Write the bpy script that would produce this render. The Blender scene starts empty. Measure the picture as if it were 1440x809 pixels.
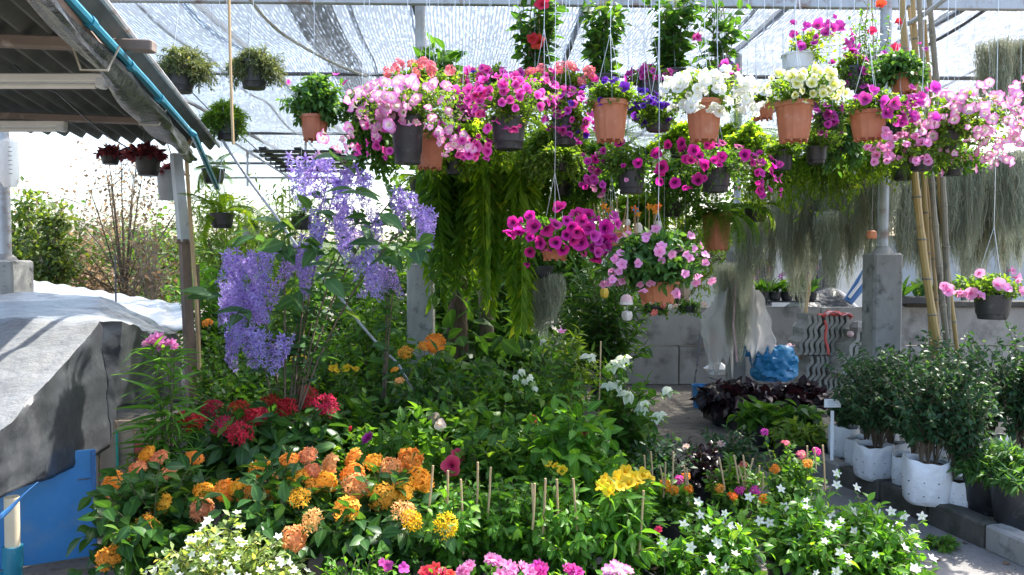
import bpy, math, zlib
import numpy as np
from mathutils import Matrix, Vector

# ------------------------------------------------------------------ camera, world, sun, exposure
scene = bpy.context.scene
COL = scene.collection
FPX = 1100.0
PITCH = (404.5 - 370.0) / FPX
CAM = np.array([0.0, 0.0, 1.65])
cd = bpy.data.cameras.new('camera')
cam = bpy.data.objects.new('camera', cd)
COL.objects.link(cam)
cd.sensor_width = 36.0
cd.lens = 36.0 * FPX / 1440.0
cd.clip_start = 0.05
cd.clip_end = 2000.0
cam.location = CAM
cam.rotation_euler = (math.pi / 2 - math.atan(PITCH), 0, 0)
scene.camera = cam

SUN_EL, SUN_AZ = math.radians(53), math.radians(47)
world = bpy.data.worlds.new('World')
scene.world = world
world.use_nodes = True
wn = world.node_tree
bg = wn.nodes['Background']
sky = wn.nodes.new('ShaderNodeTexSky')
sky.sky_type = 'NISHITA'
sky.sun_disc = False
sky.sun_elevation = SUN_EL
sky.sun_rotation = SUN_AZ
sky.dust_density = 3.0
wn.links.new(sky.outputs[0], bg.inputs[0])
bg.inputs[1].default_value = 0.15
sl = bpy.data.lights.new('sun', 'SUN')
sl.energy = 3.5
sl.angle = math.radians(0.6)
sl.color = (1.0, 0.955, 0.87)
sun = bpy.data.objects.new('sun', sl)
COL.objects.link(sun)
sd = Vector((math.sin(SUN_AZ) * math.cos(SUN_EL), math.cos(SUN_AZ) * math.cos(SUN_EL), math.sin(SUN_EL)))
sun.rotation_euler = sd.to_track_quat('Z', 'Y').to_euler()
sun.location = (0, 10, 20)
scene.view_settings.view_transform = 'Standard'
scene.view_settings.look = 'None'
scene.view_settings.gamma = 1.0
scene.view_settings.exposure = 1.95

# ------------------------------------------------------------------ placing helpers
_a = math.atan(PITCH)
FWD = np.array([0, math.cos(_a), -math.sin(_a)])
UP = np.array([0, math.sin(_a), math.cos(_a)])

def ray(px, py):
    return np.array([(px - 720) / FPX, 0, 0]) + UP * ((404.5 - py) / FPX) + FWD

def P(px, py, Y):
    """the point of the place seen at that spot of the photo, Y metres ahead"""
    d = ray(px, py)
    return CAM + d * (Y / d[1])

def Pz(px, py, z):
    d = ray(px, py)
    return CAM + d * ((z - CAM[2]) / d[2])

def rng_of(key):
    return np.random.default_rng(zlib.crc32(str(key).encode()))

# ------------------------------------------------------------------ object helpers
def tag(o, label=None, cat=None, group=None, kind=None):
    if label: o['label'] = label
    if cat: o['category'] = cat
    if group: o['group'] = group
    if kind: o['kind'] = kind
    return o

def empty(name, loc, label=None, cat=None, group=None):
    o = bpy.data.objects.new(name, None)
    COL.objects.link(o)
    o.location = tuple(float(v) for v in loc)
    o.empty_display_size = 0.05
    return tag(o, label, cat, group)

def link(name, mesh, parent=None, loc=None, mat4=None, kind=None):
    o = bpy.data.objects.new(name, mesh)
    COL.objects.link(o)
    if parent is not None:
        o.parent = parent
    if mat4 is not None:
        o.matrix_basis = mat4
    elif loc is not None:
        o.location = tuple(float(v) for v in loc)
    if kind: o['kind'] = kind
    return o

def np_mesh(name, V, F, mat, r=None, smooth=True):
    V = np.asarray(V, dtype=np.float32)
    F = np.asarray(F, dtype=np.int32)
    k = F.shape[1]
    me = bpy.data.meshes.new(name)
    me.vertices.add(len(V))
    me.vertices.foreach_set('co', V.ravel())
    me.loops.add(F.size)
    me.loops.foreach_set('vertex_index', F.ravel())
    me.polygons.add(len(F))
    me.polygons.foreach_set('loop_start', np.arange(0, F.size, k, dtype=np.int32))
    me.polygons.foreach_set('loop_total', np.full(len(F), k, dtype=np.int32))
    me.update(calc_edges=True)
    if smooth:
        me.polygons.foreach_set('use_smooth', np.ones(len(F), dtype=bool))
    if r is not None:
        a = me.attributes.new('r', 'FLOAT', 'POINT')
        a.data.foreach_set('value', np.asarray(r, dtype=np.float32).ravel())
    if mat is not None:
        me.materials.append(mat)
    return me

class MB:
    """collects small hard surfaces into one mesh"""
    def __init__(self):
        self.v = []; self.f = []
    def add(self, V, F):
        n = len(self.v)
        self.v += [tuple(float(c) for c in p) for p in V]
        self.f += [tuple(int(i) + n for i in q) for q in F]
        return self
    def box(self, c, s, rot=None, bev=0.0):
        c = np.array(c, float); h = np.array(s, float) / 2
        if bev <= 0:
            V = np.array([[x, y, z] for x in (-1, 1) for y in (-1, 1) for z in (-1, 1)], float) * h
            F = [(0, 1, 3, 2), (4, 6, 7, 5), (0, 4, 5, 1), (2, 3, 7, 6), (0, 2, 6, 4), (1, 5, 7, 3)]
        else:
            b = min(bev, h.min() * .8)
            V = []
            for z, k in ((-h[2], b), (-h[2] + b, 0), (h[2] - b, 0), (h[2], b)):
                X, Y = h[0] - k, h[1] - k
                bb = b
                V += [(X - bb, -Y, z), (X, -Y + bb, z), (X, Y - bb, z), (X - bb, Y, z), (-X + bb, Y, z), (-X, Y - bb, z), (-X, -Y + bb, z), (-X + bb, -Y, z)]
            V = np.array(V)
            F = [tuple(range(7, -1, -1)), tuple(range(24, 32))]
            for l in range(3):
                for i in range(8):
                    j = (i + 1) % 8
                    F.append((l * 8 + i, l * 8 + j, l * 8 + 8 + j, l * 8 + 8 + i))
        if rot is not None:
            V = V @ np.array(rot).T
        return self.add(V + c, F)
    def tube(self, pts, rad, n=6, cap=True):
        pts = np.array(pts, float); K = len(pts)
        rad = np.full(K, rad, float) if np.isscalar(rad) else np.array(rad, float)
        V = []; F = []
        tang = np.gradient(pts, axis=0)
        for i in range(K):
            t = tang[i] / (np.linalg.norm(tang[i]) + 1e-9)
            ref = np.array([0, 0, 1.0]) if abs(t[2]) < .9 else np.array([0, 1.0, 0])
            a = np.cross(t, ref); a /= np.linalg.norm(a); b = np.cross(t, a)
            for j in range(n):
                w = 2 * math.pi * j / n
                V.append(pts[i] + (a * math.cos(w) + b * math.sin(w)) * rad[i])
        for i in range(K - 1):
            for j in range(n):
                k = (j + 1) % n
                F.append((i * n + j, i * n + n + j, i * n + n + k, i * n + k))
        if cap:
            F.append(tuple(range(n))); F.append(tuple(range((K - 1) * n + n - 1, (K - 1) * n - 1, -1)))
        return self.add(V, F)
    def lathe(self, prof, n=20, c=(0, 0, 0), mod=None):
        c = np.array(c, float); V = []; F = []
        for i, (r, z) in enumerate(prof):
            for j in range(n):
                w = 2 * math.pi * j / n
                rr = r * (mod(w, i) if mod else 1)
                V.append(c + np.array([rr * math.cos(w), rr * math.sin(w), z]))
        for i in range(len(prof) - 1):
            for j in range(n):
                k = (j + 1) % n
                F.append((i * n + j, i * n + k, i * n + n + k, i * n + n + j))
        return self.add(V, F)
    def grid(self, fn, nu, nv):
        V = [fn(i / nu, j / nv) for j in range(nv + 1) for i in range(nu + 1)]
        F = [(j * (nu + 1) + i, j * (nu + 1) + i + 1, (j + 1) * (nu + 1) + i + 1, (j + 1) * (nu + 1) + i) for j in range(nv) for i in range(nu)]
        return self.add(V, F)
    def mesh(self, name, mat, smooth=False):
        me = bpy.data.meshes.new(name)
        me.from_pydata(self.v, [], self.f)
        me.update()
        if smooth:
            me.polygons.foreach_set('use_smooth', np.ones(len(me.polygons), dtype=bool))
            try:
                me.set_sharp_from_angle(angle=math.radians(38))
            except Exception:
                pass
        me.materials.append(mat)
        return me
    def build(self, name, mat, parent=None, smooth=False, loc=None, kind=None):
        return link(name, self.mesh(name, mat, smooth), parent, loc, kind=kind)

def thicken(o, t, offset=-1):
    m = o.modifiers.new('thickness', 'SOLIDIFY'); m.thickness = t; m.offset = offset
    return o

def rotm(ax, ang):
    return np.array(Matrix.Rotation(ang, 3, ax))

def vnoise(p, s=1.0, seed=0.0):
    """smooth pseudo noise from sines"""
    x, y, z = (np.asarray(p, float) * s + seed).T if np.ndim(p) > 1 else np.array(p) * s + seed
    return (np.sin(x * 1.7 + 2.1 * np.sin(y * 1.3 + z)) + np.sin(y * 2.3 + 1.7 * np.sin(z * 1.9 + x * .7)) + np.sin(z * 2.9 + 1.3 * np.sin(x * 2.1))) / 3

# ------------------------------------------------------------------ materials
def new_mat(name):
    m = bpy.data.materials.new(name); m.use_nodes = True
    nt = m.node_tree
    return m, nt, nt.nodes['Principled BSDF'], nt.nodes['Material Output']

def N(nt, t, **kw):
    n = nt.nodes.new(t)
    for k, v in kw.items(): setattr(n, k, v)
    return n

def ramp(nt, src, stops, interp='LINEAR'):
    r = N(nt, 'ShaderNodeValToRGB'); r.color_ramp.interpolation = interp
    e = r.color_ramp.elements
    while len(e) < len(stops): e.new(0.5)
    for q, (p, c) in zip(e, stops):
        q.position = p; q.color = (*c, 1) if len(c) == 3 else c
    nt.links.new(src, r.inputs[0])
    return r.outputs[0]

def noise(nt, scale, detail=4, vec='Object', stretch=None, rough=.6):
    tc = N(nt, 'ShaderNodeTexCoord')
    n = N(nt, 'ShaderNodeTexNoise'); n.inputs['Scale'].default_value = scale; n.inputs['Detail'].default_value = detail; n.inputs['Roughness'].default_value = rough
    src = tc.outputs[vec]
    if vec == 'Object':
        oi = N(nt, 'ShaderNodeObjectInfo'); va = N(nt, 'ShaderNodeVectorMath', operation='ADD'); vm = N(nt, 'ShaderNodeMath', operation='MULTIPLY'); vm.inputs[1].default_value = 57.0
        nt.links.new(oi.outputs['Random'], vm.inputs[0]); nt.links.new(src, va.inputs[0]); nt.links.new(vm.outputs[0], va.inputs[1]); src = va.outputs[0]
    if stretch:
        mp = N(nt, 'ShaderNodeMapping'); mp.inputs['Scale'].default_value = stretch
        nt.links.new(src, mp.inputs[0]); src = mp.outputs[0]
    nt.links.new(src, n.inputs['Vector'])
    return n.outputs['Fac']

def mix(nt, fac, a, b, mode='MIX'):
    m = N(nt, 'ShaderNodeMix', data_type='RGBA', blend_type=mode)
    for sock, v in ((m.inputs[0], fac), (m.inputs[6], a), (m.inputs[7], b)):
        if hasattr(v, 'is_linked'): nt.links.new(v, sock)
        else: sock.default_value = v if np.isscalar(v) else ((*v, 1) if len(v) == 3 else v)
    return m.outputs[2]

def bump(nt, bsdf, h, strength=.4, dist=.01):
    b = N(nt, 'ShaderNodeBump'); b.inputs['Strength'].default_value = strength; b.inputs['Distance'].default_value = dist
    nt.links.new(h, b.inputs['Height']); nt.links.new(b.outputs[0], bsdf.inputs['Normal'])

def surf(name, c1, c2, scale=6, rough=.6, bscale=None, bstr=.3, bdist=.01, stretch=None, metal=0, spots=None, vec='Object'):
    """two-tone weathered surface"""
    m, nt, b, out = new_mat(name)
    f = noise(nt, scale, 6, vec, stretch)
    col = ramp(nt, f, [(.3, c1), (.7, c2)])
    if spots:
        sc, s0, s1, cc = spots
        g = noise(nt, sc, 5, vec)
        col = mix(nt, ramp(nt, g, [(s0, (0, 0, 0)), (s1, (1, 1, 1))]), col, cc)
    nt.links.new(col, b.inputs['Base Color'])
    b.inputs['Roughness'].default_value = rough
    b.inputs['Metallic'].default_value = metal
    if bscale:
        bump(nt, b, noise(nt, bscale, 5, vec, stretch), bstr, bdist)
    return m

def leaf_mat(name, ca, cb, rough=.42, trans=.45, glow=(1.9, 1.75, .6), rib=.35):
    m, nt, b, out = new_mat(name)
    g = N(nt, 'ShaderNodeNewGeometry'); oi = N(nt, 'ShaderNodeObjectInfo')
    ad = N(nt, 'ShaderNodeMath', operation='ADD'); fr = N(nt, 'ShaderNodeMath', operation='FRACT')
    nt.links.new(g.outputs['Random Per Island'], ad.inputs[0]); nt.links.new(oi.outputs['Random'], ad.inputs[1]); nt.links.new(ad.outputs[0], fr.inputs[0])
    col = ramp(nt, fr.outputs[0], [(0, ca), (.55, tuple(.5 * (x + y) for x, y in zip(ca, cb))), (.93, cb), (1, tuple(min(1, x) for x in (cb[0] * 2.0, cb[1] * 1.4, cb[2] * 1.2)))])
    at = N(nt, 'ShaderNodeAttribute', attribute_name='r')
    ribf = ramp(nt, at.outputs['Fac'], [(0, (rib,) * 3), (.22, (0, 0, 0))])
    col = mix(nt, ribf, col, tuple(min(1, x * 2.2 + .02) for x in cb))
    nt.links.new(col, b.inputs['Base Color'])
    b.inputs['Roughness'].default_value = rough
    b.inputs['Specular IOR Level'].default_value = .28
    tr = N(nt, 'ShaderNodeBsdfTranslucent')
    nt.links.new(mix(nt, 1.0, col, glow, 'MULTIPLY'), tr.inputs[0])
    ms = N(nt, 'ShaderNodeMixShader'); ms.inputs[0].default_value = trans
    nt.links.new(b.outputs[0], ms.inputs[1]); nt.links.new(tr.outputs[0], ms.inputs[2]); nt.links.new(ms.outputs[0], out.inputs[0])
    return m

def petal_mat(name, stops, trans=.45, var=.25, rough=.6):
    m, nt, b, out = new_mat(name)
    at = N(nt, 'ShaderNodeAttribute', attribute_name='r')
    g = N(nt, 'ShaderNodeNewGeometry'); oi = N(nt, 'ShaderNodeObjectInfo')
    ad = N(nt, 'ShaderNodeMath', operation='ADD'); fr = N(nt, 'ShaderNodeMath', operation='FRACT')
    nt.links.new(g.outputs['Random Per Island'], ad.inputs[0]); nt.links.new(oi.outputs['Random'], ad.inputs[1]); nt.links.new(ad.outputs[0], fr.inputs[0])
    col = ramp(nt, at.outputs['Fac'], stops)
    hsv = N(nt, 'ShaderNodeHueSaturation')
    mr = N(nt, 'ShaderNodeMapRange'); mr.inputs['To Min'].default_value = 1 - var; mr.inputs['To Max'].default_value = 1 + var
    mh = N(nt, 'ShaderNodeMapRange'); mh.inputs['To Min'].default_value = .5 - .02 * var * 4; mh.inputs['To Max'].default_value = .5 + .015 * var * 4
    nt.links.new(fr.outputs[0], mr.inputs[0]); nt.links.new(oi.outputs['Random'], mh.inputs[0])
    nt.links.new(mr.outputs[0], hsv.inputs['Value']); nt.links.new(mh.outputs[0], hsv.inputs['Hue']); nt.links.new(col, hsv.inputs['Color'])
    nt.links.new(hsv.outputs[0], b.inputs['Base Color'])
    b.inputs['Roughness'].default_value = rough
    b.inputs['Specular IOR Level'].default_value = .25
    tr = N(nt, 'ShaderNodeBsdfTranslucent'); nt.links.new(hsv.outputs[0], tr.inputs[0])
    ms = N(nt, 'ShaderNodeMixShader'); ms.inputs[0].default_value = trans
    nt.links.new(b.outputs[0], ms.inputs[1]); nt.links.new(tr.outputs[0], ms.inputs[2]); nt.links.new(ms.outputs[0], out.inputs[0])
    return m

M = {}
M['terracotta'] = surf('terracotta', (.36, .115, .055), (.46, .16, .08), 9, .55, 60, .15, .004, spots=(11, .58, .8, (.5, .26, .17)))
M['black_plastic'] = surf('black_plastic', (.016, .017, .02), (.035, .036, .04), 7, .42, 40, .1, .004, spots=(16, .6, .78, (.10, .095, .085)))
M['white_plastic'] = surf('white_plastic', (.6, .64, .68), (.75, .77, .78), 6, .4)
M['grey_plastic'] = surf('grey_plastic', (.33, .35, .38), (.45, .47, .5), 6, .5)
M['soil'] = surf('soil', (.02, .013, .009), (.06, .04, .028), 30, .95, 60, .8, .02)
M['wire'] = surf('wire', (.4, .42, .45), (.6, .62, .64), 20, .35, metal=.7)
M['stem'] = surf('stem', (.06, .075, .025), (.11, .10, .045), 20, .7)
M['bark'] = surf('bark', (.10, .075, .05), (.22, .17, .12), 12, .9, 30, .6, .02, stretch=(1, 1, .25))
M['pale_bark'] = surf('pale_bark', (.25, .2, .15), (.42, .36, .29), 12, .9, 30, .6, .02, stretch=(1, 1, .25))
M['stake'] = surf('stake', (.38, .26, .13), (.55, .40, .22), 14, .8, 50, .3, .004, stretch=(1, 1, .15))
M['bamboo'] = surf('bamboo', (.30, .19, .06), (.46, .32, .12), 7, .45, 40, .2, .004, stretch=(1, 1, .2), spots=(5, .58, .72, (.11, .085, .05)))
M['bamboo_grey'] = surf('bamboo_grey', (.13, .115, .08), (.28, .24, .17), 7, .6, 40, .2, .004, stretch=(1, 1, .2), spots=(7, .55, .7, (.07, .06, .045)))
M['concrete'] = surf('concrete', (.22, .21, .195), (.36, .35, .33), 5, .9, 45, .35, .01, stretch=(1, 1, .45), spots=(7, .56, .72, (.09, .09, .08)))
M['old_concrete'] = surf('old_concrete', (.30, .30, .28), (.46, .45, .42), 7, .9, 45, .5, .01, stretch=(1, 1, .4), spots=(9, .54, .68, (.10, .10, .09)))
M['wall_panel'] = surf('wall_panel', (.27, .25, .225), (.38, .36, .33), 2.4, .9, 50, .3, .008, spots=(3.2, .5, .7, (.14, .13, .115)), stretch=(1, 1, .35))
M['kerb'] = surf('kerb', (.045, .042, .036), (.11, .10, .085), 7, .9, 50, .5, .012, spots=(9, .52, .68, (.045, .05, .03)))
M['galv'] = surf('galvanised_steel', (.38, .40, .42), (.5, .52, .54), 8, .5, metal=.25, spots=(6, .52, .66, (.27, .2, .17)))
M['rusty'] = surf('rusty_steel', (.11, .08, .065), (.24, .17, .13), 9, .8, 50, .4, .006, stretch=(1, 1, .4))
M['painted_post'] = surf('painted_post', (.45, .5, .54), (.58, .62, .65), 7, .55, spots=(10, .62, .75, (.25, .2, .16)))
M['net_frame'] = surf('dark_steel', (.09, .095, .11), (.17, .175, .19), 9, .5, metal=.4)
M['corrugated'] = surf('fibre_cement', (.085, .095, .09), (.15, .16, .155), 3.5, .85, 40, .3, .01, spots=(2.6, .54, .75, (.075, .075, .07)))
M['purlin'] = surf('rusty_purlin', (.13, .10, .085), (.26, .21, .18), 9, .7, stretch=(.2, 1, 1), spots=(8, .55, .7, (.35, .31, .28)))
M['tube_white'] = surf('lamp_white', (.68, .68, .64), (.8, .8, .77), 5, .35)
M['teal_pipe'] = surf('teal_pipe', (.015, .15, .24), (.03, .23, .33), 6, .35, spots=(9, .62, .74, (.45, .52, .55)))
M['film'] = surf('plastic_film', (.03, .032, .036), (.09, .095, .1), 4, .22, 14, .6, .03)
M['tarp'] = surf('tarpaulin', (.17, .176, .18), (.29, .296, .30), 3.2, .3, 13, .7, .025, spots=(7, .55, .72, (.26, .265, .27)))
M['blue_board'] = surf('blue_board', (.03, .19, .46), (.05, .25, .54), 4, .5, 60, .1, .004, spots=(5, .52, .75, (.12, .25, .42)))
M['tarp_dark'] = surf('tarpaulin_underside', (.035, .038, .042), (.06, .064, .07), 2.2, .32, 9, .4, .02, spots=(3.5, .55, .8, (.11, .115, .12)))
M['timber'] = surf('crate_timber', (.26, .18, .12), (.40, .30, .2), 6, .85, 40, .4, .006, stretch=(1, 1, .2), spots=(5, .57, .72, (.14, .10, .08)))
M['pvc'] = surf('cream_pipe', (.5, .43, .3), (.6, .54, .4), 6, .5)
M['white_sheet'] = surf('white_roof_sheet', (.72, .73, .74), (.82, .82, .82), 3, .6, spots=(4, .62, .8, (.55, .55, .54)))
M['bag_white'] = surf('grow_bag', (.66, .67, .70), (.78, .79, .81), 5, .42, 16, .55, .02, spots=(9, .64, .76, (.42, .38, .33)))
M['hole'] = surf('hole', (.012, .011, .01), (.02, .018, .016), 9, .9)
M['blue_bag'] = surf('blue_bag', (.01, .15, .36), (.03, .25, .46), 5, .38, 18, .6, .02)
M['clear_bag'] = petal_mat('milky_plastic', [(0, (.74, .72, .69)), (1, (.8, .79, .77))], .5, .05, .35)
_nt = M['clear_bag'].node_tree; _o = _nt.nodes['Material Output']; _s = _o.inputs[0].links[0].from_socket
_t = N(_nt, 'ShaderNodeBsdfTransparent'); _m = N(_nt, 'ShaderNodeMixShader'); _m.inputs[0].default_value = .38
_nt.links.new(_s, _m.inputs[1]); _nt.links.new(_t.outputs[0], _m.inputs[2]); _nt.links.new(_m.outputs[0], _o.inputs[0])
M['tile'] = surf('cement_tile', (.25, .25, .23), (.40, .40, .37), 6, .9, 50, .4, .01, spots=(6, .56, .72, (.12, .14, .1)))
M['red_cloth'] = surf('red_cloth', (.45, .05, .05), (.6, .12, .10), 8, .8)
M['pink_cloth'] = surf('pink_cloth', (.6, .34, .38), (.72, .5, .52), 8, .8)
M['house_wall'] = surf('house_wall', (.6, .6, .58), (.74, .74, .72), 2, .8)
M['panel_grey'] = surf('panel_grey', (.36, .40, .45), (.48, .52, .56), 2, .6)
M['dark_glass'] = surf('dark_window', (.02, .025, .03), (.04, .045, .05), 2, .15)
M['orange_clay'] = surf('orange_clay', (.6, .18, .07), (.72, .26, .12), 9, .5)
M['ceramic_pink'] = surf('ceramic_pink', (.6, .3, .32), (.75, .6, .6), 9, .3)
M['ceramic_white'] = surf('ceramic_white', (.62, .56, .52), (.76, .7, .66), 9, .3)
M['ceramic_blue'] = surf('ceramic_blue', (.03, .12, .32), (.06, .2, .45), 9, .3)
M['yellow_paint'] = surf('yellow_paint', (.6, .36, .03), (.7, .48, .06), 9, .5)
M['coir'] = surf('coir', (.06, .042, .028), (.15, .11, .07), 20, .95, 50, .8, .02, stretch=(1, 1, .3))
M['green_twine'] = surf('green_twine', (.02, .3, .2), (.05, .4, .28), 9, .6)
M['teal_cord'] = surf('cord', (.35, .33, .27), (.5, .47, .4), 9, .7)
M['sign_white'] = surf('sign_white', (.72, .75, .8), (.8, .82, .85), 5, .4)
M['sign_ink'] = surf('sign_ink', (.3, .33, .4), (.42, .45, .5), 9, .6)

M['l_petunia'] = leaf_mat('petunia_leaf', (.06, .14, .02), (.15, .26, .04), .55, .5)
M['l_dark'] = leaf_mat('glossy_dark_leaf', (.025, .08, .022), (.06, .15, .03), .34, .36)
M['l_hib'] = leaf_mat('hibiscus_leaf', (.042, .125, .02), (.105, .225, .034), .45, .5)
M['l_rose'] = leaf_mat('rose_leaf', (.02, .058, .026), (.045, .105, .042), .45, .34, (1.5, 1.6, .6))
M['l_jas'] = leaf_mat('jasmine_leaf', (.05, .155, .018), (.12, .28, .035), .42, .45)
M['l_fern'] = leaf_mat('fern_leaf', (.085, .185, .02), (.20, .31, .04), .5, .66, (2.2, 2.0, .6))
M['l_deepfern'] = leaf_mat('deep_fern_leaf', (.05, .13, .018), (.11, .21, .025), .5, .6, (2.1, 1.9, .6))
M['l_petrea'] = leaf_mat('rough_vine_leaf', (.035, .10, .038), (.075, .17, .055), .5, .4)
M['l_imp'] = leaf_mat('impatiens_leaf', (.04, .115, .03), (.085, .19, .05), .42, .4)
M['l_pale'] = leaf_mat('variegated_leaf', (.13, .22, .06), (.34, .42, .18), .4, .45)
M['l_lime'] = leaf_mat('lime_leaf', (.08, .17, .025), (.17, .27, .045), .45, .5)
M['l_olive'] = leaf_mat('olive_leaf', (.07, .10, .04), (.15, .185, .08), .55, .4, (1.6, 1.5, .8))
M['l_maroon'] = leaf_mat('maroon_leaf', (.012, .009, .012), (.035, .017, .022), .3, .15, (1.6, .8, .8))
M['l_burgundy'] = leaf_mat('burgundy_leaf', (.14, .035, .05), (.28, .09, .11), .45, .4, (1.6, .8, .8))
M['l_tree'] = leaf_mat('tree_leaf', (.05, .10, .02), (.12, .19, .045), .45, .45)
M['l_dry'] = leaf_mat('reddish_leaf', (.17, .11, .075), (.29, .22, .14), .6, .4, (1.2, 1.1, .8))
M['l_far'] = leaf_mat('far_leaf', (.05, .09, .025), (.11, .16, .04), .5, .4)
M['l_moss'] = leaf_mat('spanish_moss', (.36, .385, .30), (.56, .58, .46), .9, .5, (1.05, 1.05, .95), 0)
M['l_deep'] = leaf_mat('deep_green_leaf', (.03, .09, .024), (.07, .165, .032), .45, .45)

W = (1, 1, 1)
def mg(c, t=(.35, .02, .2), k=1.0):
    return [(0, t), (.35, tuple(.6 * a + .4 * b for a, b in zip(c, t))), (.5, c), (1, tuple(min(1, x * k) for x in c))]
M['p_palepink'] = petal_mat('pale_pink_petal', [(0, (.75, .7, .45)), (.4, (.9, .68, .78)), (.7, (.84, .34, .62)), (1, (.78, .22, .55))])
M['p_hotpink'] = petal_mat('hot_pink_petal', [(0, (.3, .01, .16)), (.35, (.62, .03, .30)), (.6, (.80, .09, .43)), (1, (.86, .15, .5))])
M['p_magenta'] = petal_mat('magenta_petal', [(0, (.10, .003, .07)), (.3, (.26, .006, .13)), (.45, (.62, .015, .28)), (1, (.72, .045, .37))])
M['p_violetpink'] = petal_mat('violet_pink_petal', [(0, (.2, .01, .16)), (.4, (.46, .03, .29)), (1, (.62, .09, .44))])
M['p_purple'] = petal_mat('purple_petal', [(0, (.03, .005, .09)), (.4, (.08, .012, .28)), (1, (.17, .04, .46))])
M['p_white'] = petal_mat('white_petal', [(0, (.7, .72, .4)), (.35, (.82, .83, .76)), (1, (.84, .84, .83))], var=.05)
M['p_cream'] = petal_mat('cream_petal', [(0, (.42, .5, .06)), (.3, (.66, .66, .12)), (.55, (.80, .78, .42)), (1, (.83, .82, .7))], var=.06)
M['p_coral'] = petal_mat('coral_petal', [(0, (.8, .5, .4)), (.4, (.8, .2, .2)), (1, (.82, .22, .25))])
M['p_red'] = petal_mat('red_petal', [(0, (.35, .02, .02)), (.4, (.62, .02, .03)), (1, (.68, .04, .06))])
M['p_ixred'] = petal_mat('ixora_red_petal', [(0, (.5, .03, .03)), (1, (.66, .03, .05))], var=.25)
M['p_orange'] = petal_mat('orange_petal', [(0, (.92, .5, .06)), (1, (.95, .44, .09))], .6, var=.2)
M['p_gold'] = petal_mat('golden_orange_petal', [(0, (.95, .6, .06)), (1, (.96, .5, .06))], .6, var=.2)
M['p_peach'] = petal_mat('peach_petal', [(0, (.92, .5, .2)), (1, (.95, .48, .22))], .6, var=.2)
M['p_yellow'] = petal_mat('yellow_petal', [(0, (.65, .34, .01)), (.4, (.82, .55, .02)), (1, (.85, .6, .03))], var=.15)
M['p_lilac'] = petal_mat('lilac_sepal', [(0, (.37, .26, .64)), (1, (.53, .41, .83))], var=.28)
M['p_violet'] = petal_mat('violet_corolla', [(0, (.17, .06, .42)), (1, (.26, .11, .56))], var=.25)
M['p_pink'] = petal_mat('pink_petal', [(0, (.6, .08, .3)), (.3, (.76, .25, .5)), (1, (.8, .36, .6))])
M['p_crimson'] = petal_mat('crimson_petal', [(0, (.4, .01, .05)), (.5, (.78, .05, .07)), (1, (.86, .12, .12))])
M['p_bract'] = petal_mat('white_bract', [(0, (.6, .68, .45)), (1, (.8, .82, .74))], var=.1)
M['p_orchid'] = petal_mat('orchid_petal', [(0, (.7, .5, .6)), (.5, (.34, .03, .25)), (1, (.4, .06, .34))])
M['p_palerose'] = petal_mat('pale_rose_petal', [(0, (.8, .6, .45)), (1, (.8, .6, .58))])
M['p_plasticorange'] = petal_mat('orange_ornament', [(0, (.8, .25, .02)), (1, (.82, .27, .03))])
M['p_blue'] = petal_mat('blue_ornament', [(0, (.05, .25, .5)), (1, (.06, .3, .6))])

# ------------------------------------------------------------------ leaf and flower shapes
def nrm(a):
    return a / (np.linalg.norm(a, axis=-1, keepdims=True) + 1e-9)

def leaf_tpl(w, rows=5, fold=.25, droop=.25, power=.85, wave=0.0):
    ts = np.linspace(0, 1, rows)
    V = []; r = []
    for i, t in enumerate(ts):
        hw = w * max(math.sin(math.pi * min(1, t ** power)), 0) * .5
        hw = max(hw, .012)
        z0 = -droop * t * t
        for c in (-1, 0, 1):
            V.append((c * hw, t * (1 - .12 * droop * t), z0 + (fold * hw if c else 0) + wave * math.sin(i * 2.1 + c) * hw))
            r.append(abs(c))
    F = []
    for i in range(rows - 1):
        for c in range(2):
            a = i * 3 + c
            F.append((a, a + 1, a + 4, a + 3))
    return np.array(V), np.array(F), np.array(r, float)

LT = {
    'ovate': leaf_tpl(.56, 5, .28, .22, .8),
    'broad': leaf_tpl(.66, 5, .2, .3, .75, .08),
    'lance': leaf_tpl(.30, 5, .35, .3, .8),
    'strap': leaf_tpl(.11, 6, .4, .5, .7),
    'oblong': leaf_tpl(.42, 5, .25, .28, .95),
    'small': leaf_tpl(.6, 3, .3, .15, .8),
    'smalln': leaf_tpl(.26, 3, .3, .2, .8),
    'needle': (np.array([(-.035, .05, 0), (.035, .05, 0), (.02, 1, -.12), (-.02, 1, -.12)]), np.array([(0, 1, 2, 3)]), np.array([.5, .5, .5, .5])),
}

def frames(d, roll=None, up=(0, 0, 1.0)):
    """(N,3,3) frames with columns x, y along d, z upward"""
    d = nrm(np.asarray(d, float))
    u = np.broadcast_to(np.asarray(up, float), d.shape)
    x = np.cross(d, u)
    bad = np.linalg.norm(x, axis=1) < 1e-3
    x[bad] = (1, 0, 0)
    x = nrm(x); z = np.cross(x, d)
    if roll is not None:
        c, s = np.cos(roll)[:, None], np.sin(roll)[:, None]
        x, z = x * c + z * s, z * c - x * s
    return np.stack([x, d, z], axis=2)

def scatter(T, R, p, s):
    TV, TF, Tr = T
    n = len(p); m = len(TV)
    s = np.asarray(s, float)
    s = s[:, None, None] if s.ndim == 1 else s[:, None, :]
    V = np.einsum('nij,nmj->nmi', R, TV[None] * s) + p[:, None, :]
    F = (TF[None] + (np.arange(n) * m)[:, None, None]).reshape(-1, TF.shape[1])
    return V.reshape(-1, 3), F, np.tile(Tr, n)

def merge(parts):
    V, F, r, n = [], [], [], 0
    for v, f, q in parts:
        V.append(v); F.append(f + n); r.append(q); n += len(v)
    return np.concatenate(V), np.concatenate(F), np.concatenate(r)

_cache = {}
def cmesh(key, fn):
    if key not in _cache: _cache[key] = fn()
    return _cache[key]

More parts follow.
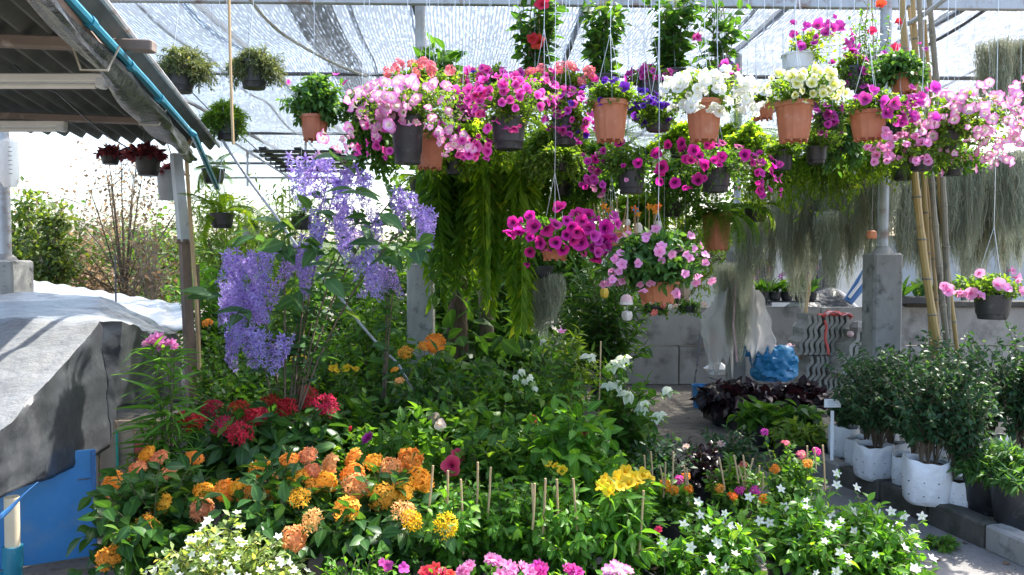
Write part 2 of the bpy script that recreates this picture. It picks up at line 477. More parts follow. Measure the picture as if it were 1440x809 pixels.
def leaf_mesh(tpl, mat):
    return cmesh(('leaf', tpl, mat), lambda: np_mesh('leaf', *LT[tpl][:2], M[mat], LT[tpl][2]))

def petals_tpl(n, w, L=1.0, cup=.1, rows=3, r0=.05, notch=0.0):
    """n separate petals round z, radius L"""
    out = []
    for k in range(n):
        a = 2 * math.pi * k / n
        V = []; r = []
        for i in range(rows):
            t = i / (rows - 1)
            hw = w * .5 * math.sin(math.pi * (.12 + .80 * t ** .8)) * L
            rad = r0 + (L - r0) * t
            z = cup * t * t * L * (1 if k % 2 else .8)
            for c in (-1, 1):
                V.append((rad * math.cos(a) - c * hw * math.sin(a), rad * math.sin(a) + c * hw * math.cos(a), z - .04 * abs(c) * L))
                r.append(t)
        F = [(i * 2, i * 2 + 2, i * 2 + 3, i * 2 + 1) for i in range(rows - 1)]
        out.append((np.array(V), np.array(F), np.array(r)))
    return merge(out)

def trumpet_tpl(lobes=5, depth=.9, deep=.14, flare=.12, seg=20, seed=0, flat=False):
    g = rng_of(('trumpet', lobes, seed))
    prof = [(.09, -depth, 0), (.16, -depth * .45, .08), (.34, -.12, .28), (.68, 0, .62), (1.0, flare, 1.0)]
    if flat: prof = [(.03, -.12, 0), (.3, -.03, .3), (.65, .02, .65), (1.0, flare, 1.0)]
    V = []; r = []
    ph = g.uniform(0, 6.28); ph2 = g.uniform(0, 6.28)
    for i, (rad, z, q) in enumerate(prof):
        for j in range(seg):
            a = 2 * math.pi * j / seg
            lob = (1 - deep * q * (1 - abs(math.cos(lobes * a / 2)) ** .7)) * (1 + q * .12 * math.sin(a + ph2) + q * .06 * math.sin(3 * a + ph))
            zz = z + q * q * (.06 * math.sin(lobes * a + 1) + .17 * math.sin(2 * a + ph) + .09 * math.sin(7 * a + ph2))
            V.append((rad * lob * math.cos(a), rad * lob * math.sin(a), zz)); r.append(q)
    F = [(i * seg + j, i * seg + (j + 1) % seg, (i + 1) * seg + (j + 1) % seg, (i + 1) * seg + j) for i in range(len(prof) - 1) for j in range(seg)]
    return np.array(V), np.array(F), np.array(r)

def cluster_tpl(n, petal, R=1.0, fsize=.28, flat=.65, seed=0, cone=False):
    """dome of n florets (ixora, geranium)"""
    g = rng_of(('cluster', n, seed))
    k = np.arange(n) + .5
    ph = np.arccos(1 - 1.15 * k / n); th = k * 2.39996 + g.normal(0, .15, n)
    d = np.stack([np.sin(ph) * np.cos(th), np.sin(ph) * np.sin(th), np.cos(ph)], 1)
    rad = R * g.uniform(.78, 1.02, n)[:, None]
    p = d * rad * np.array([1, 1, flat])
    dd = nrm(d + g.normal(0, .18, (n, 3)))
    # floret frame: z along dd
    f = frames(np.cross(dd, nrm(g.normal(0, 1, (n, 3)))), up=(0, 0, 1))
    y = f[:, :, 1]; x = np.cross(y, dd); Rm = np.stack([x, y, dd], 2)
    fl = scatter(petal, Rm, p, g.uniform(.8, 1.15, n) * fsize)
    # thin tubes carrying the florets
    tv = np.array([(-.012, 0, 0), (.012, 0, 0), (.012, 1, 0), (-.012, 1, 0)]); tf = np.array([(0, 1, 2, 3)])
    L = np.linalg.norm(p - [0, 0, -.25], axis=1)
    tb = scatter((tv, tf, np.zeros(4)), frames(p - [0, 0, -.25]), np.tile([0, 0, -.25], (n, 1)), np.stack([np.full(n, 1.5), L, np.ones(n)], 1))
    return merge([fl, tb])

def raceme_parts(seed, n=34):
    g = rng_of(('raceme', seed))
    star = petals_tpl(5, .36, 1, .12, 3); small = petals_tpl(5, .7, .42, .25, 2)
    t = np.linspace(0, 1, n); th = np.arange(n) * 2.4
    rad = .036 * (1.05 - .6 * t) + .008
    c = np.stack([.02 * np.sin(t * 3 + seed), .02 * np.cos(t * 2 + seed), -.30 * t], 1)
    d = np.stack([np.cos(th), np.sin(th), -.25 + .4 * g.normal(0, .5, n)], 1)
    p = c + nrm(d) * rad[:, None]
    dd = nrm(d)
    y = nrm(np.cross(dd, g.normal(0, 1, (n, 3)))); x = np.cross(y, dd); R = np.stack([x, y, dd], 2)
    s = g.uniform(.027, .037, n) * (1.15 - .6 * t)
    return scatter(star, R, p, s), scatter(small, R[::2], (p + dd * .004)[::2], s[::2])

def flower_mesh(key, mat, v=0):
    def make():
        nm = 'flower'
        if key == 'petunia': T = trumpet_tpl(5, .85, .12, .10, 20, v)
        elif key == 'bell': T = trumpet_tpl(5, 1.5, .25, .05, 20, v)
        elif key == 'impatiens': T = trumpet_tpl(5, .3, .22, .02, 20, v, True)
        elif key == 'star': T = petals_tpl(5, .62, 1, .06 + .05 * v)
        elif key == 'daisy': T = petals_tpl(8, .4, 1, .3)
        elif key == 'ixora':
            T = cluster_tpl(64 - 5 * v, petals_tpl(4, .7, 1, .12), 1, .30, .50, v); nm = 'flower_head'
        elif key == 'ixspike':
            T = cluster_tpl(48 - 3 * v, petals_tpl(4, .5, 1, .5), 1, .29, .75, v + 7); nm = 'flower_head'
        elif key == 'umbel':
            T = cluster_tpl(16, trumpet_tpl(5, .1, .25, .05, 10, v, True), 1, .42, .7, v); nm = 'flower_head'
        elif key == 'double':
            ps = []
            for i, (L, cup, nn) in enumerate(((1, .15, 7), (.75, .45, 6), (.45, .9, 5))):
                q = petals_tpl(nn, .8, L, cup); ps.append((q[0] + [0, 0, .08 * i], q[1], q[2] * (.5 + .5 * L)))
            T = merge(ps)
        elif key == 'bract':
            g = rng_of(('bract', v)); n = 6; th = np.arange(n) * 1.05 + v
            d = np.stack([np.cos(th), np.sin(th), g.uniform(-.9, .15, n)], 1)
            T = scatter(LT['broad'], frames(d), np.zeros((n, 3)), g.uniform(.75, 1.1, n)); nm = 'bract_cluster'
        else: raise KeyError(key)
        return np_mesh(nm, *T[:2], M[mat], T[2])
    return cmesh(('fl', key, mat, v), make)

def put_flower(root, key, mat, pos, nor, size, rng, name=None, var=5):
    if key == 'petunia' and rng.uniform() < .14: key, size = 'bell', size * .62
    me = flower_mesh(key, mat, int(rng.integers(var)))
    q = Vector(nor).to_track_quat('Z', 'Y').to_matrix().to_4x4()
    m4 = Matrix.Translation(Vector(tuple(float(v) for v in pos))) @ q @ Matrix.Rotation(float(rng.uniform(0, 6.28)), 4, 'Z') @ Matrix.Diagonal((size, size, size * float(rng.uniform(.85, 1.1)), 1))
    return link(name or me.name.split('.')[0], me, root, mat4=m4)

# ------------------------------------------------------------------ plant machinery
def bez(p0, p1, p2, t):
    t = t[None, :, None]
    q = (1 - t) ** 2 * p0[:, None] + 2 * t * (1 - t) * p1[:, None] + t * t * p2[:, None]
    d = 2 * (1 - t) * (p1 - p0)[:, None] + 2 * t * (p2 - p1)[:, None]
    return q, d

def stems_obj(root, p0, p1, p2, r0, mat='stem', name='stem', seg=5):
    q, d = bez(p0, p1, p2, np.linspace(0, 1, seg))
    S = len(q)
    ang = np.arange(3) * 2.094
    fr = frames(d.reshape(-1, 3)).reshape(S, seg, 3, 3)
    rad = r0 * np.linspace(1, .45, seg)
    ring = (fr[:, :, None, :, 0] * np.cos(ang)[None, None, :, None] + fr[:, :, None, :, 2] * np.sin(ang)[None, None, :, None]) * rad[None, :, None, None]
    V = (q[:, :, None, :] + ring).reshape(-1, 3)
    base = (np.arange(S) * seg * 3)[:, None]
    F = []
    for i in range(seg - 1):
        for j in range(3):
            k = (j + 1) % 3
            F.append(base + np.array([i * 3 + j, i * 3 + k, i * 3 + 3 + k, i * 3 + 3 + j]))
    F = np.stack(F, 1).reshape(-1, 4)
    return link(name, np_mesh(name, V, F, M[mat]), root)

def leaves_on(rng, p0, p1, p2, L, t0, size, droop=.1, spread=.9, jit=.25, whorl=False):
    t = np.linspace(t0, 1.0, L)
    q, d = bez(p0, p1, p2, t)
    S = len(q); d = nrm(d)
    fr = frames(d.reshape(-1, 3)).reshape(S, L, 3, 3)
    ang = np.arange(L)[None] * (2.39996 if not whorl else 1.3) + rng.uniform(0, 6.28, (S, 1))
    rad = fr[..., 0] * np.cos(ang)[..., None] + fr[..., 2] * np.sin(ang)[..., None]
    sp = spread * np.linspace(1.1, .55, L)[None, :, None]
    ld = nrm(rad * sp + d * .55 + rng.normal(0, jit, (S, L, 3)) + np.array([0, 0, -droop]))
    s = size * rng.uniform(.6, 1.15, (S, L)) * np.linspace(1.0, .75, L)[None]
    return q.reshape(-1, 3), ld.reshape(-1, 3), s.reshape(-1)

def emit_leaves(root, rng, p, d, s, tpl, mat, n_ind=0, front=None):
    """the most visible leaves as parts of their own, the rest joined as one part"""
    R = frames(d, rng.normal(0, .6, len(d)))
    idx = np.arange(len(p))
    if n_ind > 0:
        score = -p[:, 1] * 1.0 + p[:, 2] * .6 + s * 3 + rng.normal(0, .05, len(p))
        order = np.argsort(-score)
        ind, idx = order[:n_ind], order[n_ind:]
        me = leaf_mesh(tpl, mat)
        for i in ind:
            m4 = Matrix(R[i].tolist()).to_4x4() @ Matrix.Diagonal((s[i], s[i], s[i], 1))
            m4.translation = Vector(p[i].tolist())
            link('leaf', me, root, mat4=m4)
    if len(idx):
        V, F, r = scatter(LT[tpl], R[idx], p[idx], s[idx])
        link('foliage', np_mesh('foliage', V, F, M[mat], r), root, kind='stuff')

def pot_mesh(kind, rt, h, rb=None):
    key = ('pot', kind, round(rt, 3), round(h, 3))
    def make():
        b = rb or rt * .76
        mb = MB()
        if kind == 'terracotta':
            mod = lambda w, i: 1 + (.022 * math.copysign(1, math.sin(12 * w)) if 1 < i < 6 else 0)
            mb.lathe([(.01, .012), (b * .82, .012), (b * .92, .0), (b, .02), (b + (rt * .94 - b) * .5, h * .45), (rt * .93, h * .84), (rt * .95, h * .86), (rt, h * .87), (rt, h), (rt * .93, h), (rt * .9, h * .8)], 48, mod=mod)
            for k in range(9):
                a = 2 * math.pi * k / 9
                mb.box((b * .88 * math.cos(a), b * .88 * math.sin(a), -.006), (.018, .012, .016), rotm('Z', a), .002)
        else:
            mod = (lambda w, i: 1 + .008 * math.cos(8 * w)) if kind == 'black' else None
            mb.lathe([(.01, .004), (b * .97, .004), (b, .012), (b + (rt - b) * .22, h * .22), (b + (rt - b) * .24 + .004, h * .24), (rt * .965, h * .9), (rt * 1.01, h * .905), (rt * 1.02, h * .985), (rt * 1.0, h), (rt * .94, h), (rt * .92, h * .75)], 28, mod=mod)
            for k in range(6):
                a = 2 * math.pi * k / 6
                mb.box((b * .99 * math.cos(a), b * .99 * math.sin(a), .014), (.012, .02, .01), rotm('Z', a))
        mat = {'terracotta': 'terracotta', 'black': 'black_plastic', 'white': 'white_plastic', 'grey': 'grey_plastic'}[kind]
        return mb.mesh('pot', M[mat], True)
    return cmesh(key, make)

def soil_part(root, r, z):
    me = cmesh(('soil', round(r, 3)), lambda: MB().lathe([(.001, .008), (r * .5, .012), (r, 0)], 16).mesh('soil', M['soil'], True))
    return link('soil', me, root, (0, 0, z))

def hanger(root, r, z0, ztop, off=(0, 0)):
    """wires from the rim to a hook below the rail"""
    mb = MB()
    hook = np.array([off[0], off[1], z0 + .42])
    for k in range(3):
        a = 2.1 * k + .5
        mb.tube([(r * math.cos(a), r * math.sin(a), z0 - .01), tuple(.45 * np.array([r * math.cos(a), r * math.sin(a), z0]) + .55 * hook), tuple(hook)], .0016, 4, False)
    mb.tube([tuple(hook), tuple(hook + [.004, .003, .2]), (off[0], off[1], ztop)], .0018, 4, False)
    mb.build('hanger', M['wire'], root)

RAILZ = 4.02
def basket(label, px, ytop, ybot, w, Y, kind, crown, flowers, leaf=('small', .036, 'l_petunia'), shoots=46, per=11, cat='hanging plant', group=None, trail=.3, name='hanging_basket', hang=True, depth=None, up=.25, n_ind=0, front=.25, ztop=None):
    rng = rng_of(label)
    shoots = int(shoots * 1.6); per = int(per * 1.15); leaf = (leaf[0], leaf[1] * 1.28, leaf[2])
    top = P(px, ytop, Y); s = Y / FPX
    h = (ybot - ytop) * s; r = w * .5 * s
    org = np.array([top[0], Y, top[2] - h])
    root = empty(name, org, label, cat, group)
    if kind:
        link('pot', pot_mesh(kind, r, h), root)
        soil_part(root, r * .9, h * .86)
    if hang: hanger(root, r, h, (ztop or RAILZ) - org[2])
    x0, y0, x1, y1 = crown
    c = P((x0 + x1) / 2, (y0 + y1) / 2, Y) - org
    rx = (x1 - x0) / 2 * s; rz = (y1 - y0) / 2 * s; ry = depth or min(max(rx * .75, .12), .34)
    c[1] = 0
    d = nrm(rng.normal(0, 1, (shoots, 3)) + [0, -.2, .15])
    tip = c + d * np.array([rx, ry, rz]) * rng.uniform(.6, 1.0, (shoots, 1))
    tip[:, 2] -= trail * rz * rng.uniform(0, 1, shoots) * (np.abs(d[:, 0]))
    p0 = np.stack([rng.uniform(-.6, .6, shoots) * r, rng.uniform(-.6, .6, shoots) * r, np.full(shoots, h * .9)], 1)
    p1 = .5 * p0 + .5 * tip; p1[:, 2] = np.maximum(p0[:, 2], tip[:, 2]) + .35 * rz * rng.uniform(.1, 1, shoots)
    low = tip[:, 2] < h * .85
    out = np.hypot(tip[:, 0], tip[:, 1])
    fix = low & (out < r * 1.15)
    sc = np.where(fix, r * 1.25 / np.maximum(out, 1e-3), 1.0)
    tip[:, 0] *= sc; tip[:, 1] *= sc
    stems_obj(root, p0, p1, tip, .003)
    p, ld, ls = leaves_on(rng, p0, p1, tip, per, .25, leaf[1], .1, 1.0)
    emit_leaves(root, rng, p, ld, ls, leaf[0], leaf[2], n_ind)
    for fl in flowers:
        key, mat, n, size = fl[:4]
        zone = fl[4] if len(fl) > 4 else None
        if isinstance(n, int):
            dd = nrm(rng.normal(0, 1, (n, 3)) + [0, -front - .35, up])
            pos = c + dd * np.array([rx, ry, rz]) * rng.uniform(.82, 1.06, (n, 1))
            if zone is not None:
                zx0, zy0, zx1, zy1 = zone
                for i in range(n):
                    q = P(rng.uniform(zx0, zx1), rng.uniform(zy0, zy1), Y) - org
                    pos[i] = q; pos[i, 1] = rng.uniform(-ry, ry * .2); dd[i] = nrm(pos[i] - c + [0, -.15, .05])
            inpot = (np.hypot(pos[:, 0], pos[:, 1]) < r * 1.12) & (pos[:, 2] < h * .9)
            pos[inpot, 1] = -r * 1.2 - .02
        else:
            pos = []; dd = []
            for (fx, fy) in n:
                q = P(fx, fy, Y) - org
                u = (q - c) / np.array([rx, 1, rz]); k = min(1, u[0] ** 2 + u[2] ** 2)
                q[1] = -ry * math.sqrt(1 - k) * .9 - .02
                if q[2] < h and abs(q[0]) < r * 1.1: q[1] = min(q[1], -r * 1.1)
                pos.append(q); dd.append(nrm(np.array([u[0] * .6, -.9, u[2] * .6])))
            pos = np.array(pos); dd = np.array(dd)
        for a, b in zip(pos, dd):
            nv = nrm(b + rng.normal(0, .5, 3) + [0, -front, .05])
            put_flower(root, key, mat, a, nv, size * rng.uniform(.66, 1.04), rng)
    return root

def bush(label, px, ytop, Y, wpx, cat='shrub', name='flowering_shrub', group=None, S=34, L=12, leaf=('ovate', .08, 'l_hib'), n_ind=60, t0=.3,
         heads=None, tipfl=None, headY=None, pot=('black', .15, .26), base=0.0, spread=.9, droop=.12, dome=.35, stem_r=.005, tilt=0.0, depth=None, lowest=.15, stakes=None, stem='stem', whorl=False):
    """shrub in a pot on the ground: shoots, leaves, flowers at given spots of the photo or at the shoot tips"""
    rng = rng_of(label)
    S = int(S * 1.45); leaf = (leaf[0], leaf[1] * 1.18, leaf[2])
    s = Y / FPX
    top = P(px, ytop, Y)
    org = np.array([top[0], Y, base])
    H = top[2] - base; R = wpx * .5 * s
    root = empty(name, org, label, cat, group)
    ph = 0.0
    if pot:
        link('pot', pot_mesh(pot[0], pot[1], pot[2]), root); ph = pot[2] * .86
        soil_part(root, pot[1] * .9, ph)
    Ry = depth or min(R, .45)
    th = rng.uniform(0, 6.28, S); q = np.sqrt(rng.uniform(0.02, 1, S))
    zz = H * (1 - dome * q ** 2) * rng.uniform(.72, 1.0, S)
    lowm = rng.uniform(0, 1, S) < .4
    zz = np.where(lowm, zz * rng.uniform(max(lowest, .35), .8, S), zz)
    tip = np.stack([q * R * np.cos(th) + tilt * zz, q * Ry * np.sin(th), zz], 1)
    tip[:, 2] = np.maximum(tip[:, 2], ph + .04)
    hp = []
    if heads:
        for hd in heads:
            ys = [h[1] for h in heads]; ym, yr = (min(ys) + max(ys)) / 2, max(20, (max(ys) - min(ys)) / 2)
            yy = headY if headY else Y + Ry * .85 * (ym - hd[1]) / yr
            hp.append(P(hd[0], hd[1], yy) - org)
        hp = np.array(hp)
        hp[:, 2] = np.maximum(hp[:, 2], ph * .7)
        tip = np.concatenate([hp - [0, 0, .03], tip])
    n = len(tip)
    pr = pot[1] * .5 if pot else R * .25
    p0 = np.stack([rng.uniform(-pr, pr, n), rng.uniform(-pr, pr, n), np.full(n, ph)], 1)
    p1 = np.stack([.35 * tip[:, 0] + .5 * p0[:, 0], .35 * tip[:, 1] + .5 * p0[:, 1], ph + (tip[:, 2] - ph) * rng.uniform(.6, .9, n)], 1)
    stems_obj(root, p0, p1, tip, stem_r, stem)
    p, ld, ls = leaves_on(rng, p0, p1, tip, L, t0, leaf[1], droop, spread, .25, whorl)
    emit_leaves(root, rng, p, ld, ls, leaf[0], leaf[2], n_ind)
    if heads:
        for hd, pos in zip(heads, hp):
            key, mat, size = hd[2], hd[3], hd[4]
            nv = nrm(np.array([pos[0] * .6 / max(R, .1), -.55, .8]) + rng.normal(0, .22, 3)) if len(hd) < 6 else np.array(hd[5], float)
            put_flower(root, key, mat, pos, nv, size, rng)
    if tipfl:
        key, mat, nf, size = tipfl
        order = np.argsort(tip[:, 1] - tip[:, 2] * .8 + rng.normal(0, .1, n))[:nf]
        for i in order:
            put_flower(root, key, mat, tip[i] + [0, 0, .02], nrm(np.array([tip[i, 0] / max(R, .1) * .5, -.4, .9]) + rng.normal(0, .3, 3)), size * rng.uniform(.75, 1.1), rng)
    if stakes:
        for (sx, sy0, sy1) in stakes:
            a = P(sx, sy0, Y - Ry * .3) - org; b = P(sx + rng.uniform(-9, 9), sy1, Y - Ry * .3) - org
            MB().tube([tuple(a), tuple((a + b) / 2 + [.002, 0, 0]), tuple(b)], .0052, 6).build('stake', M['stake'], root, True)
    return root

def frond_mesh(kind, mat):
    def make():
        n = 26; V = []; F = []; r = []
        lv, lf, lr = LT['needle']
        ts = np.linspace(0.04, 1, n)
        arch = {'up': (1.1, .9), 'mid': (.75, 1.5), 'hang': (.3, 2.2)}[kind]
        ang = arch[0] - arch[1] * ts
        pts = [np.zeros(3)]
        for a in ang: pts.append(pts[-1] + np.array([0, math.cos(a), math.sin(a)]) / n)
        pts = np.array(pts)[1:]
        P_, D, S_ = [], [], []
        for i, t in enumerate(ts):
            a = ang[i]; tv = np.array([0, math.cos(a), math.sin(a)])
            L = .13 * math.sin(math.pi * (.12 + .86 * t)) ** .7 + .012
            for sgn in (-1, 1):
                P_.append(pts[i]); D.append(np.array([sgn, 0, -.15]) + tv * .35); S_.append((2.8 * L / .13 * .13, L, L))
        lw = (lv * [1, 1, 1], lf, lr)
        V, F, r = scatter(lw, frames(np.array(D), up=(0, .3, 1)), np.array(P_), np.array([(x * 1.3, y * 1.05, z) for x, y, z in S_]))
        # rachis
        rv = []; rf = []
        for i in range(n):
            w = .006 * (1 - .6 * ts[i]); rv += [pts[i] + [-w, 0, .001], pts[i] + [w, 0, .001]]
        for i in range(n - 1): rf.append((2 * i, 2 * i + 1, 2 * i + 3, 2 * i + 2))
        T = merge([(V, F, r), (np.array(rv), np.array(rf), np.full(len(rv), .0))])
        return np_mesh('frond', *T[:2], M[mat], T[2])
    return cmesh(('frond', kind, mat), make)

def fern(label, px, py, Y, size_px, n=34, mat='l_fern', kinds=('up', 'mid', 'hang'), pot=None, cat='fern', name='hanging_fern', group=None, ztop=None, hang=True):
    """py: the crown of the fern (top of its pot)"""
    rng = rng_of(label); s = Y / FPX
    o = P(px, py, Y); root = None
    ph = pot[2] if pot else 0
    root = empty(name, o - [0, 0, ph], label, cat, group)
    if pot:
        link('pot', pot_mesh(*pot), root); soil_part(root, pot[1] * .9, ph * .86)
        if hang: hanger(root, pot[1], ph, (ztop or RAILZ) - (o[2] - ph))
    for i in range(n):
        k = kinds[int(rng.integers(len(kinds)))]
        L = size_px * 1.15 * s * rng.uniform(.7, 1.15)
        m4 = Matrix.Translation((rng.uniform(-.03, .03), rng.uniform(-.03, .03), ph)) @ Matrix.Rotation(float(rng.uniform(0, 6.28)), 4, 'Z') @ Matrix.Rotation(float(rng.normal(0, .15)), 4, 'X') @ Matrix.Diagonal((L, L, L, 1))
        link('frond', frond_mesh(k, mat), root, mat4=m4)
    return root

def tassel_mesh(v, mat):
    def make():
        g = rng_of(('tassel', v)); n = 25
        t = np.linspace(0, 1, n)
        c = np.stack([.035 * np.sin(t * 3.5 + v), .03 * np.cos(t * 2 + 2 * v) + .06 * np.sin(3.14 * np.minimum(1, t * 4)) * .5, -t], 1)
        parts = []
        for sgn in (-1, 1):
            a = v * 1.3
            d = np.stack([np.full(n, sgn * math.cos(a)), np.full(n, sgn * math.sin(a)), g.uniform(-.95, -.35, n)], 1)
            sz = .19 * (1 - .4 * t) * g.uniform(.8, 1.1, n)
            parts.append(scatter(LT['smalln'], frames(d, g.normal(0, .5, n)), c, np.stack([sz * 1.5, sz * 1.1, sz], 1)))
        rv = []; rf = []
        for i in range(n): rv += [c[i] + [-.004, 0, 0], c[i] + [.004, 0, 0]]
        for i in range(n - 1): rf.append((2 * i, 2 * i + 1, 2 * i + 3, 2 * i + 2))
        parts.append((np.array(rv), np.array(rf), np.zeros(len(rv))))
        T = merge(parts)
        return np_mesh('frond', *T[:2], M[mat], T[2])
    return cmesh(('tassel', v, mat), make)

def tassel_fern(label, px, ytop, ybot, Y, wpx, n=16, mat='l_fern', cat='fern', name='tassel_fern', group=None, ztop=None):
    rng = rng_of(label); s = Y / FPX
    o = P(px, ytop, Y); root = empty(name, o, label, cat, group)
    L0 = (ybot - ytop) * s; R = wpx * .5 * s
    link('pot', pot_mesh('black', .085, .12), root, (0, 0, -.06))
    hanger(root, .085, .06, (ztop or RAILZ) - o[2])
    n = int(n * .75)
    for i in range(n):
        th = rng.uniform(0, 6.28); q = math.sqrt(rng.uniform(0, 1))
        L = L0 * rng.uniform(.6, 1.02)
        m4 = Matrix.Translation((q * R * math.cos(th), q * min(R, .25) * math.sin(th), rng.uniform(-.02, .05))) @ Matrix.Rotation(float(rng.uniform(0, 6.28)), 4, 'Z') @ Matrix.Diagonal((min(1, L * 1.1), min(1, L * 1.1), L, 1))
        link('frond', tassel_mesh(int(rng.integers(4)), mat), root, mat4=m4)
    return root

def moss(label, px, ytop, ybot, Y, wpx, n=700, cat='air plant', group=None, dy=.12, ragged=.45, ztop=None, mat='l_moss'):
    """a beard of fine grey strands hung over a wire"""
    rng = rng_of(label); s = Y / FPX
    o = P(px, ytop, Y); root = empty('spanish_moss', o, label, cat, group)
    L0 = (ybot - ytop) * s; R = wpx * .5 * s; n = int(n * .62)
    K = 9
    t = np.linspace(0, 1, K)
    # strands gather in locks
    nl = max(5, int(wpx / 9))
    lock = np.stack([rng.uniform(-R, R, nl), rng.uniform(-dy, dy, nl)], 1); lockL = rng.uniform(1 - ragged, 1.03, nl)
    li = rng.integers(nl, size=n)
    x0 = lock[li] + rng.normal(0, 1, (n, 2)) * np.array([.05, .045])
    Ls = L0 * lockL[li] * rng.uniform(.55, 1.0, n)
    amp = rng.uniform(.006, .024, n)
    ph = rng.uniform(0, 6.28, (n, 2)); fr = rng.uniform(6, 16, n)
    X = x0[:, :1] * 1 + amp[:, None] * np.sin(fr[:, None] * t[None] * Ls[:, None] * 2 + ph[:, :1])
    X = X + (lock[li][:, :1] - x0[:, :1]) * t[None] ** 2 * .6
    Yc = x0[:, 1:] + amp[:, None] * np.cos(fr[:, None] * t[None] * Ls[:, None] * 2 + ph[:, 1:])
    Z = -t[None] * Ls[:, None] + rng.uniform(-.03, .03, (n, 1))
    C = np.stack([X, Yc, Z], 2)
    wd = .0017 * rng.uniform(.6, 1.3, n)
    a = rng.uniform(0, 3.14, n)
    w = np.stack([np.cos(a), np.sin(a), np.zeros(n)], 1) * wd[:, None]
    V = np.stack([C - w[:, None], C + w[:, None]], 2).reshape(-1, 3)
    b = (np.arange(n) * K * 2)[:, None]
    F = np.stack([b + np.array([2 * i, 2 * i + 1, 2 * i + 3, 2 * i + 2]) for i in range(K - 1)], 1).reshape(-1, 4)
    parts = [(V, F, np.full(len(V), .6))]
    # curly side hairs
    m = n * 20
    si = rng.integers(n, size=m); ti = rng.integers(1, K - 1, size=m)
    p = C[si, ti] + rng.normal(0, .004, (m, 3))
    d = rng.normal(0, 1, (m, 3)) + [0, 0, -.3]
    sz = rng.uniform(.014, .045, m)
    parts.append(scatter(LT['needle'], frames(d), p, np.stack([sz * 1.5, sz, sz * 2.5], 1)))
    T = merge(parts)
    link('strands', np_mesh('strands', *T[:2], M[mat], T[2]), root, kind='stuff')
    MB().tube([(-R, 0, .01), (0, 0, -.005), (R, 0, .01)], .003, 5).build('support_wire', M['wire'], root)
    MB().tube([(0, 0, 0), (.01, 0, ((ztop or RAILZ) - o[2]) * .5), (0, 0, (ztop or RAILZ) - o[2])], .002, 4).build('hanger', M['wire'], root)
    return root

def tree(label, px, Y, ybase, ytop, wpx, mat='l_tree', cat='tree', name='tree', group=None, limbs=16, n=3500, leaf=('small', .12), bark='bark', sparse=False, trunk_r=.09, lean=0.0, crown_lo=.35):
    rng = rng_of(label); s = Y / FPX
    top = P(px, ytop, Y); org = np.array([top[0], Y, 0.0]); H = top[2]; R = wpx * .5 * s
    root = empty(name, org, label, cat, group)
    fork = H * (.3 if not sparse else .25)
    MB().tube([(0, 0, 0), (lean * .3, .02, fork * .5), (lean, 0, fork), (lean * 1.3, 0, H * .7)], [trunk_r, trunk_r * .8, trunk_r * .65, trunk_r * .2], 8).build('trunk', M[bark], root, True)
    th = rng.uniform(0, 6.28, limbs); q = np.sqrt(rng.uniform(.05, 1, limbs))
    zt = H * rng.uniform(crown_lo + .1, 1.0, limbs)
    k = np.sin(np.pi * np.clip((zt / H - crown_lo) / (1 - crown_lo) * .8 + .15, 0, 1))
    tip = np.stack([lean + q * R * k * np.cos(th), q * R * k * np.sin(th), zt], 1)
    p0 = np.stack([np.full(limbs, lean), np.zeros(limbs), fork * rng.uniform(.8, 1.4, limbs)], 1)
    p1 = .5 * (p0 + tip); p1[:, 2] += .12 * H * rng.uniform(0, 1, limbs)
    stems_obj(root, p0, p1, tip, trunk_r * .35, bark, 'limb')
    # twigs off the limbs
    tw = 7
    t = rng.uniform(.35, 1, (limbs, tw)); qq = []
    for i in range(limbs):
        a, _ = bez(p0[i:i + 1], p1[i:i + 1], tip[i:i + 1], t[i]); qq.append(a[0])
    q0 = np.concatenate(qq); sub = R * .42
    q2 = q0 + rng.normal(0, 1, q0.shape) * np.array([sub, sub, sub * .7]) + [0, 0, sub * .3]
    stems_obj(root, q0, (q0 + q2) / 2 + [0, 0, sub * .2], q2, trunk_r * .12, bark, 'twig', 4)
    cl = np.concatenate([q2, tip, q0[::2]])
    ci = rng.integers(len(cl), size=n)
    p = cl[ci] + rng.normal(0, 1, (n, 3)) * sub * (.22 if sparse else .36)
    d = nrm(p - cl[ci]) + rng.normal(0, .6, (n, 3)) + [0, 0, -.2]
    sz = leaf[1] * rng.uniform(.6, 1.2, n)
    V, F, r = scatter(LT[leaf[0]], frames(d, rng.normal(0, .5, n)), p, sz)
    link('crown', np_mesh('crown', V, F, M[mat], r), root, kind='stuff')
    return root

# ================================================================== THE SETTING
def ground_material():
    m, nt, b, out = new_mat('ground')
    f = noise(nt, 1.3, 6); g = noise(nt, 22, 5)
    col = ramp(nt, f, [(.3, (.10, .088, .072)), (.7, (.19, .17, .145))])
    col = mix(nt, ramp(nt, g, [(.56, (0, 0, 0)), (.68, (1, 1, 1))]), col, (.07, .05, .032))
    nt.links.new(col, b.inputs['Base Color']); b.inputs['Roughness'].default_value = .95
    bump(nt, b, g, .7, .03)
    return m
M['ground'] = ground_material()
M['asphalt'] = surf('path_surface', (.15, .145, .14), (.24, .23, .22), 3, .92, 90, .5, .01, spots=(26, .6, .72, (.09, .08, .07)))
M['hill'] = surf('hill', (.035, .06, .02), (.07, .10, .035), .25, .9, 1.2, 1, .6)

